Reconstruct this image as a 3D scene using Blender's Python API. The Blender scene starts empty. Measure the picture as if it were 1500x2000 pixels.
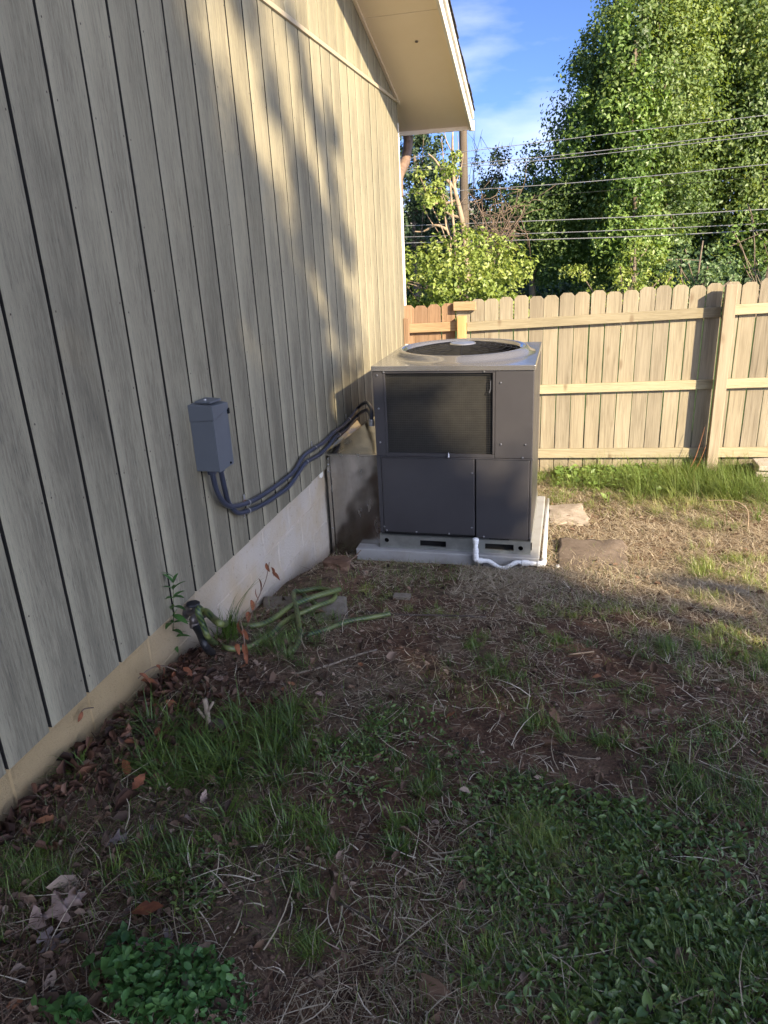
import bpy, bmesh, math, random
import numpy as np
from mathutils import Matrix, Vector, Euler
rnd = random.Random(7); rng = np.random.default_rng(7)
S = bpy.context.scene
COL = S.collection
# ------------------------------------------------------------------ camera
F = 1413.0; PITCH, YAW, ROLL = -0.3535, -0.2548, -0.0496
cp, sp, cy_, sy_, cr, sr = math.cos(PITCH), math.sin(PITCH), math.cos(YAW), math.sin(YAW), math.cos(ROLL), math.sin(ROLL)
FW = np.array([sy_*cp, cy_*cp, sp]); _rt = np.array([cy_, -sy_, 0.0]); _up = np.cross(_rt, FW)
RT = cr*_rt + sr*_up; UP = -sr*_rt + cr*_up
cam = bpy.data.cameras.new('camera'); camo = bpy.data.objects.new('camera', cam); COL.objects.link(camo)
cam.sensor_fit = 'HORIZONTAL'; cam.sensor_width = 36; cam.lens = 36*F/1500; cam.clip_start = .05; cam.clip_end = 1000
camo.matrix_world = Matrix(((RT[0], UP[0], -FW[0], 0), (RT[1], UP[1], -FW[1], 0), (RT[2], UP[2], -FW[2], 0), (0, 0, 0, 1)))
S.camera = camo
# ------------------------------------------------------------------ light
SUN = np.array([1, -.92, .68]); SUN = SUN/np.linalg.norm(SUN)
SUN_EL = math.asin(SUN[2]); SUN_AZ = math.atan2(SUN[0], SUN[1])
W = bpy.data.worlds.new('World'); S.world = W; W.use_nodes = True
nt = W.node_tree; nt.nodes.clear()
sky = nt.nodes.new('ShaderNodeTexSky'); sky.sky_type = 'NISHITA'; sky.sun_disc = False
sky.sun_elevation = SUN_EL; sky.sun_rotation = SUN_AZ; sky.air_density = .32; sky.dust_density = 2.0; sky.ozone_density = 6.0
bg = nt.nodes.new('ShaderNodeBackground'); bg.inputs[1].default_value = .13
wo = nt.nodes.new('ShaderNodeOutputWorld')
tcw = nt.nodes.new('ShaderNodeTexCoord'); mpw = nt.nodes.new('ShaderNodeMapping'); mpw.inputs['Scale'].default_value = (2.2, 2.2, 7)
nzw = nt.nodes.new('ShaderNodeTexNoise'); nzw.inputs['Scale'].default_value = 1.6; nzw.inputs['Detail'].default_value = 7
rpw = nt.nodes.new('ShaderNodeValToRGB'); rpw.color_ramp.elements[0].position = .54; rpw.color_ramp.elements[1].position = .98
mxw = nt.nodes.new('ShaderNodeMixRGB'); mxw.inputs[2].default_value = (4.2, 4.3, 5.2, 1)
L = nt.links.new
L(tcw.outputs['Generated'], mpw.inputs[0]); L(mpw.outputs[0], nzw.inputs['Vector']); 
sxw = nt.nodes.new('ShaderNodeSeparateXYZ'); L(tcw.outputs['Generated'], sxw.inputs[0])
m1w = nt.nodes.new('ShaderNodeMath'); m1w.operation = 'MULTIPLY_ADD'; m1w.inputs[1].default_value = -.85; m1w.inputs[2].default_value = .17; L(sxw.outputs[2], m1w.inputs[0])
m2w = nt.nodes.new('ShaderNodeMath'); m2w.operation = 'MAXIMUM'; m2w.inputs[1].default_value = -.10; L(m1w.outputs[0], m2w.inputs[0])
m3w = nt.nodes.new('ShaderNodeMath'); m3w.operation = 'ADD'; L(m2w.outputs[0], m3w.inputs[0]); L(nzw.outputs['Fac'], m3w.inputs[1]); L(m3w.outputs[0], rpw.inputs[0])
L(rpw.outputs[0], mxw.inputs[0]); L(sky.outputs[0], mxw.inputs[1]); L(mxw.outputs[0], bg.inputs[0]); L(bg.outputs[0], wo.inputs[0])
sl = bpy.data.lights.new('sun', 'SUN'); sl.energy = 5.0; sl.angle = math.radians(.5); sl.color = (1, .825, .56)
so = bpy.data.objects.new('sun', sl); COL.objects.link(so)
so.rotation_euler = Vector(SUN).to_track_quat('Z', 'Y').to_euler(); so.location = (10, -10, 12)
S.view_settings.view_transform = 'Standard'; S.view_settings.look = 'None'; S.view_settings.gamma = 1; S.view_settings.use_curve_mapping = False
S.view_settings.exposure = 1.58
S.render.engine = 'CYCLES'
S.cycles.max_bounces = 8; S.cycles.diffuse_bounces = 5; S.cycles.glossy_bounces = 3; S.cycles.transparent_max_bounces = 4; S.cycles.transmission_bounces = 3
S.cycles.use_denoising = True; S.cycles.caustics_reflective = False; S.cycles.caustics_refractive = False
# ------------------------------------------------------------------ pixel helpers (photo pixels -> points in the place)
def ray(px, py): return FW + RT*((px-750)/F) - UP*((py-1000)/F)
def onx(px, py, x): d = ray(px, py); return d*(x/d[0])
def ony(px, py, y): d = ray(px, py); return d*(y/d[1])
# ------------------------------------------------------------------ ground height
_GY = [-60, -3, 0, 1.4, 2.3, 3.2, 4.0, 4.5, 5.2, 7.3, 9, 14, 40, 400]
_GZ = [-1.3, -1.40, -1.52, -1.625, -1.715, -1.845, -1.98, -2.085, -2.13, -2.285, -2.36, -2.5, -3.3, -3.6]
_wv = [(rng.uniform(0, 6.28), rng.uniform(3, 30), rng.uniform(0, 6.28)) for _ in range(26)]
_wv2 = [(rng.uniform(0, 6.28), rng.uniform(35, 95), rng.uniform(0, 6.28)) for _ in range(14)]
def rough(x, y):
    x = np.asarray(x, float); y = np.asarray(y, float); s = 0
    for a, k, p in _wv: s = s + np.sin(k*(x*math.cos(a)+y*math.sin(a))+p)*(1.0/k**.8)
    for a, k, p in _wv2: s = s + np.sin(k*(x*math.cos(a)+y*math.sin(a))+p)*.028
    return s*.0105
def gz(x, y):
    x = np.asarray(x, float); y = np.asarray(y, float)
    z = np.interp(y, _GY, _GZ)
    t = np.clip((y-2.0)/5.0, 0, 1)*np.clip(1-(y-8)/12, 0, 1)
    z = z + .04*np.clip(x+.6, -1.5, 4)*t
    z = z + .10*np.exp(-((x+1.35)**2/.05+(y-3.85)**2/.12))
    z = z + .05*np.exp(-((x+1.5)**2/.02+(y-2.2)**2/1.0))
    z = z - .035*np.exp(-((x+.38)**2/.05+(y-4.47)**2/.006))
    near = np.clip(1-(np.hypot(x, y-3)-8)/10, 0, 1)
    return z + rough(x, y)*near*np.where((np.abs(x+.75) < .8) & (np.abs(y-5.1) < .75), .25, 1)
def ong(px, py):
    d = ray(px, py); t = 1.9/abs(d[2])
    for _ in range(30):
        p = d*t; t = t*(float(gz(p[0], p[1]))/p[2])*.5 + t*.5
    return d*t
def G(x, y, dz=0): return np.array([x, y, float(gz(x, y))+dz])
def vnoise(x, y, sc, seed=0):
    r = np.random.default_rng(seed); s = 0
    for i in range(14):
        a = r.uniform(0, 6.28); k = sc*r.uniform(.6, 2.0); s = s+np.sin(k*(x*math.cos(a)+y*math.sin(a))+r.uniform(0, 6.28))
    return .5+.5*np.tanh(s/3.2)
# ------------------------------------------------------------------ materials
class NB:
    def __init__(s, name):
        s.m = bpy.data.materials.new(name); s.m.use_nodes = True; s.t = s.m.node_tree; s.t.nodes.clear()
        s.out = s.n('OutputMaterial'); s.b = s.n('BsdfPrincipled'); s.l(s.b.outputs[0], s.out.inputs[0])
        g = s.n('NewGeometry'); s.pos = g.outputs['Position']
    def n(s, k): return s.t.nodes.new('ShaderNode'+k)
    def l(s, a, b): s.t.links.new(a, b)
    def mapv(s, src, sc=(1, 1, 1), off=None):
        m = s.n('Mapping'); m.inputs['Scale'].default_value = sc; s.l(src, m.inputs[0])
        if off is not None: s.l(off, m.inputs['Location'])
        return m.outputs[0]
    def noise(s, vec, scale, detail=4, rough=.6, dist=0):
        n = s.n('TexNoise'); n.inputs['Scale'].default_value = scale; n.inputs['Detail'].default_value = detail
        n.inputs['Roughness'].default_value = rough; n.inputs['Distortion'].default_value = dist; s.l(vec, n.inputs['Vector']); return n.outputs['Fac']
    def ramp(s, fac, stops):
        r = s.n('ValToRGB'); e = r.color_ramp.elements
        while len(e) < len(stops): e.new(.5)
        for i, (p, c) in enumerate(stops):
            e[i].position = p; e[i].color = (*c, 1) if not isinstance(c, (int, float)) else (c, c, c, 1)
        s.l(fac, r.inputs[0]); return r.outputs[0]
    def mix(s, f, a, b, mode='MIX'):
        m = s.n('MixRGB'); m.blend_type = mode
        for i, v in ((0, f), (1, a), (2, b)):
            if isinstance(v, (int, float)): m.inputs[i].default_value = v if i == 0 else (v, v, v, 1)
            elif isinstance(v, tuple): m.inputs[i].default_value = (*v, 1)
            else: s.l(v, m.inputs[i])
        return m.outputs[0]
    def rand(s): o = s.n('ObjectInfo'); return o.outputs['Random']
    def math(s, op, a, b=None):
        m = s.n('Math'); m.operation = op
        for i, v in ((0, a), (1, b)):
            if v is None: continue
            if isinstance(v, (int, float)): m.inputs[i].default_value = v
            else: s.l(v, m.inputs[i])
        return m.outputs[0]
    def sepz(s, v):
        m = s.n('SeparateXYZ'); s.l(v, m.inputs[0]); return m.outputs
    def bump(s, h, strength=.4, dist=.01, prev=None):
        b = s.n('Bump'); b.inputs['Strength'].default_value = strength; b.inputs['Distance'].default_value = dist; s.l(h, b.inputs['Height'])
        if prev is not None: s.l(prev, b.inputs['Normal'])
        s.l(b.outputs[0], s.b.inputs['Normal']); return b.outputs[0]
    def col(s, c):
        if isinstance(c, tuple): s.b.inputs['Base Color'].default_value = (*c, 1)
        else: s.l(c, s.b.inputs['Base Color'])
        return s
    def set(s, rough=None, metal=None, spec=None):
        if rough is not None:
            if isinstance(rough, (int, float)): s.b.inputs['Roughness'].default_value = rough
            else: s.l(rough, s.b.inputs['Roughness'])
        if metal is not None: s.b.inputs['Metallic'].default_value = metal
        if spec is not None: s.b.inputs['Specular IOR Level'].default_value = spec
        return s
MT = {}
def simple(name, c, rough=.6, metal=0, var=.25, scale=20, bump=.1, spec=None):
    b = NB(name); f = b.noise(b.pos, scale, 5)
    b.col(b.ramp(f, [(.3, tuple(x*(1-var) for x in c)), (.7, tuple(min(1, x*(1+var)) for x in c))])).set(rough, metal, spec)
    if bump: b.bump(b.noise(b.pos, scale*6, 4), bump, .004)
    MT[name] = b.m; return b.m
# painted rough sawn siding
b = NB('siding_paint')
lv = b.mapv(b.pos, (9, 9, .55)); st = b.noise(b.mapv(b.pos, (120, 120, 9)), 1.0, 6, .7); bl = b.noise(b.mapv(b.pos, (5, 5, 1.2)), 1.0, 4, .6, .6)
gr = b.noise(b.mapv(b.pos, (330, 330, 22)), 1, 4, .65)
wear = b.mix(.5, b.ramp(st, [(.38, 0.0), (.66, 1.0)]), b.ramp(bl, [(.35, 0.0), (.7, 1.0)]))
uvx = b.sepz(b.pos)[1]
fr = b.math('FRACT', b.math('DIVIDE', b.math('ADD', uvx, 1.2034-1.8649+1.2034*0+.2032*20), .2032))
edge = b.ramp(fr, [(0.0, 1.0), (.20, .25), (.34, .0), (.74, 0.0), (.9, .3), (1.0, .9)])
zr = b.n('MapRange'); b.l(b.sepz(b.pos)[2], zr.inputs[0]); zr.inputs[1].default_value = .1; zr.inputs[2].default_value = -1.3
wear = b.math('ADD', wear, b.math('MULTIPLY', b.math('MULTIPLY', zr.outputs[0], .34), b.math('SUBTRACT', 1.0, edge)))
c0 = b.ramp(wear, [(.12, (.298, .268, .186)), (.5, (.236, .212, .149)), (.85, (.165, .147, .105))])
hz = b.ramp(b.sepz(b.pos)[1], [(0, 0), (1, 1)])
c1 = b.mix(b.math('MULTIPLY', edge, .6), c0, (.350, .318, .224))
c2 = b.mix(b.math('MULTIPLY', b.ramp(gr, [(.56, 0.0), (.66, 1.0)]), b.math('ADD', .25, b.math('MULTIPLY', wear, .6))), c1, (.085, .078, .062))
c3 = b.mix(1.0, c2, b.ramp(b.rand(), [(0, .86), (1, 1.1)]), 'MULTIPLY')
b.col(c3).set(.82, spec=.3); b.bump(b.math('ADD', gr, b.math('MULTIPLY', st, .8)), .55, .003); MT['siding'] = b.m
b = NB('trim_paint'); b.col(b.mix(b.ramp(b.noise(b.mapv(b.pos, (6, 6, 6)), 1, 6), [(.4, 0.0), (.75, .35)]), (.47, .40, .295), (.33, .27, .19))).set(.6); b.bump(b.noise(b.pos, 60, 3), .1, .003); MT['trim'] = b.m
b = NB('soffit_paint'); b.col(b.mix(b.ramp(b.noise(b.pos, 2.3, 6), [(.45, 0.0), (.8, .4)]), (.86, .755, .60), (.74, .64, .49))).set(.65); b.bump(b.noise(b.pos, 90, 3), .08, .002); MT['soffit'] = b.m
simple('white_paint', (.72, .69, .62), .5, var=.08, scale=9)
simple('groove_black', (.012, .011, .01), .95, bump=0)
# foundation
b = NB('foundation_paint'); n1 = b.noise(b.pos, 3.0, 6); n2 = b.noise(b.pos, 38, 5)
zz = b.sepz(b.pos); low = b.ramp(b.math('ADD', b.math('MULTIPLY', n1, .5), b.math('MULTIPLY', b.math('ADD', zz[2], b.math('MULTIPLY', zz[1], .13)), 1.0)), [(0, 0), (1, 1)])
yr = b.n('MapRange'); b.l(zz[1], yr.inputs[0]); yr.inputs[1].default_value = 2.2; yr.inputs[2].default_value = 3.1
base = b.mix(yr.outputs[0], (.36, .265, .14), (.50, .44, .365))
cc = b.mix(b.ramp(n1, [(.4, 0.0), (.72, .7)]), base, (.42, .31, .17))
cc = b.mix(b.ramp(n2, [(.6, 0.0), (.75, .5)]), cc, (.17, .12, .08))
# splash-back of soil on the lowest course
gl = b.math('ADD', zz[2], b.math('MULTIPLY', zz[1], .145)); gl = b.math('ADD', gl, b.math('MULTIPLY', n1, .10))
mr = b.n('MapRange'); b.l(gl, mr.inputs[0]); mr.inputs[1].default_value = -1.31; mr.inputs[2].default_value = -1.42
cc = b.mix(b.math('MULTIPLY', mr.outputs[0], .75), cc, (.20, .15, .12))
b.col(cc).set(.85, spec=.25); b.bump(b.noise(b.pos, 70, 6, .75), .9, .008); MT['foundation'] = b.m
# fence wood
def wood(name, stops, sc, sc2, rough=.8):
    b = NB(name); r = b.rand(); cx = b.n('CombineXYZ')
    b.l(b.math('MULTIPLY', r, 37.0), cx.inputs[0]); b.l(b.math('MULTIPLY', r, 11.0), cx.inputs[2]); b.l(b.math('MULTIPLY', r, 5.0), cx.inputs[1])
    g1 = b.noise(b.mapv(b.pos, sc, cx.outputs[0]), 1.0, 5, .65, 1.2); g2 = b.noise(b.mapv(b.pos, sc2, cx.outputs[0]), 1.0, 4, .6)
    f = b.math('ADD', b.math('MULTIPLY', g1, .6), b.math('MULTIPLY', g2, .4))
    c = b.ramp(f, stops); c = b.mix(1.0, c, b.ramp(r, [(0, (.74, .72, .71)), (.35, (.94, .93, .91)), (.7, (.98, .95, .89)), (1, (1.06, 1.05, 1.01))]), 'MULTIPLY')
    vo = b.n('TexVoronoi'); vo.inputs['Scale'].default_value = 1.0; b.l(b.mapv(b.pos, (5.5, 5.5, 2.2), cx.outputs[0]), vo.inputs['Vector'])
    kn = b.ramp(vo.outputs['Distance'], [(.06, 1.0), (.15, 0.0)])
    c = b.mix(b.math('MULTIPLY', kn, .6), c, (.13, .085, .05))
    b.col(c).set(rough, spec=.25); b.bump(g1, .5, .004); MT[name] = b.m
wood('picket_wood', [(.28, (.11, .092, .068)), (.41, (.215, .187, .138)), (.56, (.30, .265, .198)), (.75, (.375, .338, .262))], (55, 55, 2.0), (9, 9, 1.2))
wood('old_picket_wood', [(.32, (.12, .075, .05)), (.5, (.27, .175, .11)), (.72, (.36, .25, .17))], (70, 70, 2.2), (9, 9, 1.2))
wood('rail_wood', [(.3, (.22, .19, .125)), (.5, (.335, .295, .20)), (.72, (.42, .375, .265))], (1.6, 60, 60), (1.2, 12, 12))
wood('post_wood', [(.3, (.20, .165, .115)), (.5, (.31, .26, .19)), (.72, (.40, .345, .26))], (45, 45, 1.6), (8, 8, 1.2))
wood('new_post_wood', [(.3, (.30, .19, .085)), (.5, (.42, .285, .13)), (.72, (.50, .36, .18))], (60, 60, 1.8), (8, 8, 1.0))
wood('scrap_wood', [(.3, (.22, .14, .08)), (.5, (.34, .24, .14)), (.72, (.44, .33, .2))], (2, 60, 60), (2, 12, 12))
wood('pole_wood', [(.3, (.05, .04, .032)), (.5, (.10, .08, .065)), (.72, (.17, .14, .11))], (30, 30, 1.0), (5, 5, .6), .9)
# metal etc
b = NB('grey_enamel'); n = b.noise(b.pos, 3, 5); b.col(b.ramp(n, [(.35, (.038, .036, .039)), (.7, (.048, .046, .049))])).set(b.ramp(b.noise(b.pos, 7, 4), [(.3, .34), (.7, .46)]), 0, .5)
b.bump(b.noise(b.pos, 2.2, 2), .12, .02); MT['enamel'] = b.m
b = NB('grey_cap_enamel'); b.col((.36, .35, .345)).set(b.ramp(b.noise(b.pos, 5, 3), [(.3, .09), (.7, .16)]), .75, .6); MT['cap'] = b.m
b = NB('galvanized'); n = b.noise(b.mapv(b.pos, (4, 4, 1.5)), 1, 6, .6, 1.0); sp_ = b.n('TexVoronoi'); sp_.inputs['Scale'].default_value = 26; b.l(b.pos, sp_.inputs['Vector'])
c = b.mix(.10, b.ramp(n, [(.3, (.34, .33, .305)), (.55, (.52, .505, .475)), (.78, (.68, .66, .63))]), b.ramp(sp_.outputs['Distance'], [(0, .2), (.6, .6)]))
b.col(c).set(b.ramp(b.noise(b.mapv(b.pos, (9, 9, 3)), 1, 5), [(.3, .13), (.7, .30)]), 1.0); b.bump(b.noise(b.pos, 2.6, 2), .5, .04); MT['galv'] = b.m
simple('rail_steel', (.40, .41, .38), .42, .85, var=.2, scale=12)
simple('coil_black', (.028, .027, .024), .55, .2, bump=0)
simple('coil_wire', (.036, .034, .03), .45, .2, bump=0)
simple('dark_void', (.006, .006, .006), .9, bump=0)  # near-black colour standing in for the shade inside the unit
simple('fan_black', (.008, .009, .012), .85, 0, bump=0, spec=.1)
simple('guard_wire', (.014, .014, .018), .4, .2, bump=0)
simple('plate_steel', (.45, .45, .46), .3, .8, bump=0)
simple('screw_steel', (.30, .30, .31), .35, .9, bump=0)
simple('box_grey', (.098, .110, .128), .45, 0, var=.06, scale=8, bump=.03)
simple('conduit_grey', (.04, .046, .070), .34, 0, var=.12, scale=15, bump=.04)
simple('strap_metal', (.62, .62, .63), .3, .8, bump=0)
simple('pvc_white', (.78, .78, .77), .32, 0, var=.04, scale=9, bump=.02)
b = NB('pad_white'); n = b.noise(b.pos, 7, 6); b.col(b.mix(b.ramp(n, [(.5, 0.0), (.75, .6)]), (.29, .29, .285), (.19, .17, .145))).set(.7); b.bump(b.noise(b.pos, 70, 4), .2, .003); MT['pad'] = b.m
def stone(name, a, c, sc=14):
    b = NB(name); n = b.noise(b.pos, sc, 7, .65); n2 = b.noise(b.pos, sc*7, 5, .7)
    b.col(b.mix(b.ramp(n2, [(.52, 0.0), (.72, .6)]), b.ramp(n, [(.3, a), (.7, c)]), tuple(x*.45 for x in a))).set(.9, spec=.2); b.bump(n2, .6, .006); MT[name] = b.m
stone('pale_stone', (.27, .22, .17), (.42, .36, .30)); stone('brown_slab', (.13, .10, .078), (.21, .165, .13)); stone('grey_block', (.15, .125, .095), (.25, .215, .17))
stone('flag_stone', (.30, .26, .22), (.44, .39, .33)); stone('clod_earth', (.10, .055, .035), (.17, .105, .07), 9)
simple('rubber_black', (.012, .012, .014), .5, bump=.05)
b = NB('hose_green'); w = b.n('TexWave'); w.inputs['Scale'].default_value = 26; w.inputs['Distortion'].default_value = 2.0; w.bands_direction = 'DIAGONAL'; b.l(b.pos, w.inputs['Vector'])
c = b.mix(b.ramp(w.outputs['Color'], [(.35, 0.0), (.6, 1.0)]), (.072, .105, .028), (.014, .034, .018)); n = b.noise(b.pos, 9, 4)
c = b.mix(b.ramp(n, [(.42, 0.0), (.6, 1.0)]), c, (.125, .145, .045)); b.col(c).set(.45); MT['hose'] = b.m
simple('brass_dark', (.16, .14, .13), .45, .7); simple('handle_black', (.02, .02, .022), .5)
simple('bark', (.13, .10, .075), .9, var=.45, scale=11, bump=.6); simple('pale_bark', (.27, .20, .135), .85, var=.4, scale=6, bump=.4); simple('twig', (.21, .165, .12), .85, var=.35, scale=30, bump=.3)
simple('dry_twig', (.15, .105, .075), .85, var=.3, scale=6, bump=.2); simple('dark_twig', (.075, .055, .042), .85, var=.4, scale=30, bump=.3)
simple('wire_black', (.05, .05, .05), .5, bump=0); simple('wire_bright', (.26, .26, .27), .45, .0, bump=0)
simple('shingle', (.06, .056, .055), .95, var=.4, scale=40, bump=.5); simple('gutter_brown', (.19, .13, .095), .5, bump=.02)
simple('far_roof', (.22, .20, .19), .9); simple('far_wall', (.10, .105, .12), .8); simple('far_window', (.55, .62, .70), .3)
simple('plastic_scrap', (.55, .55, .56), .4)
def leafmat(name, stops, rough=.55, trans=.35, gloss=.35):
    b = NB(name); a = b.n('Attribute'); a.attribute_name = 'tint'
    c = b.ramp(a.outputs['Fac'], stops); b.col(c).set(rough, spec=gloss)
    tr = b.n('BsdfTranslucent'); b.l(b.mix(1.0, c, (1.35, 1.25, .55), 'MULTIPLY'), tr.inputs[0]); ms = b.n('MixShader'); ms.inputs[0].default_value = trans
    b.l(b.b.outputs[0], ms.inputs[1]); b.l(tr.outputs[0], ms.inputs[2]); b.l(ms.outputs[0], b.out.inputs[0]); MT[name] = b.m
leafmat('tree_leaf', [(0, (.06, .105, .034)), (.5, (.14, .21, .066)), (1, (.26, .33, .11))], .45, .46, .45)
leafmat('vine_leaf', [(0, (.07, .13, .030)), (.5, (.14, .225, .052)), (1, (.23, .32, .085))], .42, .35, .5)
leafmat('bush_leaf', [(0, (.12, .18, .035)), (.5, (.23, .30, .065)), (1, (.36, .40, .12))], .45, .4, .5)
leafmat('pale_leaf', [(0, (.08, .135, .055)), (.5, (.14, .21, .085)), (1, (.22, .28, .13))], .45, .35, .5)
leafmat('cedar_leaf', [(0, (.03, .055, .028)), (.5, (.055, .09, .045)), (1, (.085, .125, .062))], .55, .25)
leafmat('grass_blade', [(0, (.048, .088, .017)), (.4, (.105, .170, .030)), (.75, (.185, .24, .045)), (1, (.32, .33, .10))], .36, .3, .5)
leafmat('fence_grass', [(0, (.075, .125, .025)), (.5, (.14, .195, .045)), (.8, (.22, .26, .08)), (1, (.33, .31, .15))], .5, .35, .3)
leafmat('clover_leaf', [(0, (.042, .082, .021)), (.45, (.105, .178, .045)), (.8, (.185, .265, .078)), (1, (.31, .36, .13))], .36, .3, .55)
leafmat('weed_leaf', [(0, (.028, .085, .022)), (.5, (.065, .155, .040)), (1, (.12, .23, .065))], .45, .3, .4)
leafmat('straw', [(0, (.16, .112, .066)), (.4, (.34, .275, .19)), (.8, (.53, .455, .335)), (1, (.68, .60, .47))], .7, .15, .25)
leafmat('litter_brown', [(0, (.05, .034, .025)), (.5, (.12, .075, .052)), (.8, (.19, .12, .08)), (1, (.33, .25, .19))], .75, .1, .2)
leafmat('rust_litter', [(0, (.035, .020, .015)), (.5, (.105, .052, .035)), (.85, (.19, .095, .06)), (1, (.34, .235, .17))], .7, .1, .25)
def dryleaf(name, c, c2):
    b = NB(name); n = b.noise(b.pos, 45, 5); b.col(b.ramp(n, [(.3, c2), (.65, c)])).set(.75, spec=.25); b.bump(b.noise(b.pos, 160, 3), .4, .002)
    MT[name] = b.m
dryleaf('leaf_pale', (.36, .26, .215), (.22, .15, .12)); dryleaf('leaf_orange', (.34, .15, .075), (.20, .085, .045)); dryleaf('leaf_brown', (.17, .10, .07), (.09, .052, .038)); dryleaf('leaf_grey', (.20, .16, .15), (.11, .085, .08)); dryleaf('leaf_rust', (.21, .075, .035), (.11, .04, .022))
# ground
b = NB('ground_soil'); p = b.pos
n1 = b.noise(p, 1.3, 5, .6); n2 = b.noise(p, 9, 6, .65); n3 = b.noise(p, 60, 5, .7); n4 = b.noise(b.mapv(p, (140, 50, 60)), 1, 4, .7, 1.5)
c = b.ramp(n2, [(.32, (.050, .029, .020)), (.5, (.135, .074, .047)), (.68, (.235, .138, .088))])
c = b.mix(b.ramp(n1, [(.45, 0.0), (.62, .8)]), c, b.ramp(n2, [(.35, (.085, .064, .042)), (.7, (.25, .195, .13))]))
c = b.mix(b.ramp(n4, [(.58, 0.0), (.72, .6)]), c, (.33, .26, .17))
c = b.mix(b.ramp(n3, [(.35, .6), (.5, 0.0)]), c, (.03, .02, .014))
yy = b.n('MapRange'); b.l(b.sepz(p)[1], yy.inputs[0]); yy.inputs[1].default_value = 7.6; yy.inputs[2].default_value = 9.5
c = b.mix(yy.outputs[0], c, b.ramp(n2, [(.3, (.028, .06, .018)), (.7, (.055, .10, .03))]))
b.col(c).set(.95, spec=.15); b.bump(b.math('ADD', b.math('MULTIPLY', n2, 2.0), n3), .8, .02); MT['ground'] = b.m
# ------------------------------------------------------------------ object helpers
def meta(o, label=None, cat=None, group=None, kind=None):
    if label: o['label'] = label
    if cat: o['category'] = cat
    if group: o['group'] = group
    if kind: o['kind'] = kind
    return o
def empty(name, loc, label, cat, group=None):
    o = bpy.data.objects.new(name, None); COL.objects.link(o); o.location = tuple(float(v) for v in loc); o.empty_display_size = .1
    return meta(o, label, cat, group)
def chain_loc(p):
    v = Vector((0, 0, 0))
    while p is not None: v += p.location if p.type == 'EMPTY' else Vector((0, 0, 0)); p = p.parent
    return v
def put(name, me, parent=None, mat=None, **k):
    if mat is not None and len(me.materials) == 0: me.materials.append(MT[mat])
    o = bpy.data.objects.new(name, me); COL.objects.link(o)
    if parent is not None:
        o.parent = parent; o.matrix_parent_inverse = Matrix.Translation(-chain_loc(parent))
    return meta(o, **k)
def nmesh(name, V, Fc, mat, tint=None, smooth=False, uv=None):
    me = bpy.data.meshes.new(name); V = np.asarray(V, np.float32); Fc = np.asarray(Fc, np.int32); n, k = Fc.shape
    me.vertices.add(len(V)); me.vertices.foreach_set('co', V.ravel()); me.loops.add(n*k); me.loops.foreach_set('vertex_index', Fc.ravel())
    me.polygons.add(n); me.polygons.foreach_set('loop_start', np.arange(0, n*k, k, dtype=np.int32)); me.polygons.foreach_set('loop_total', np.full(n, k, np.int32))
    if smooth: me.polygons.foreach_set('use_smooth', np.ones(n, bool))
    me.update(calc_edges=True)
    if tint is not None:
        a = me.attributes.new('tint', 'FLOAT', 'POINT'); a.data.foreach_set('value', np.asarray(tint, np.float32))
    me.materials.append(MT[mat]); return me
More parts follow.
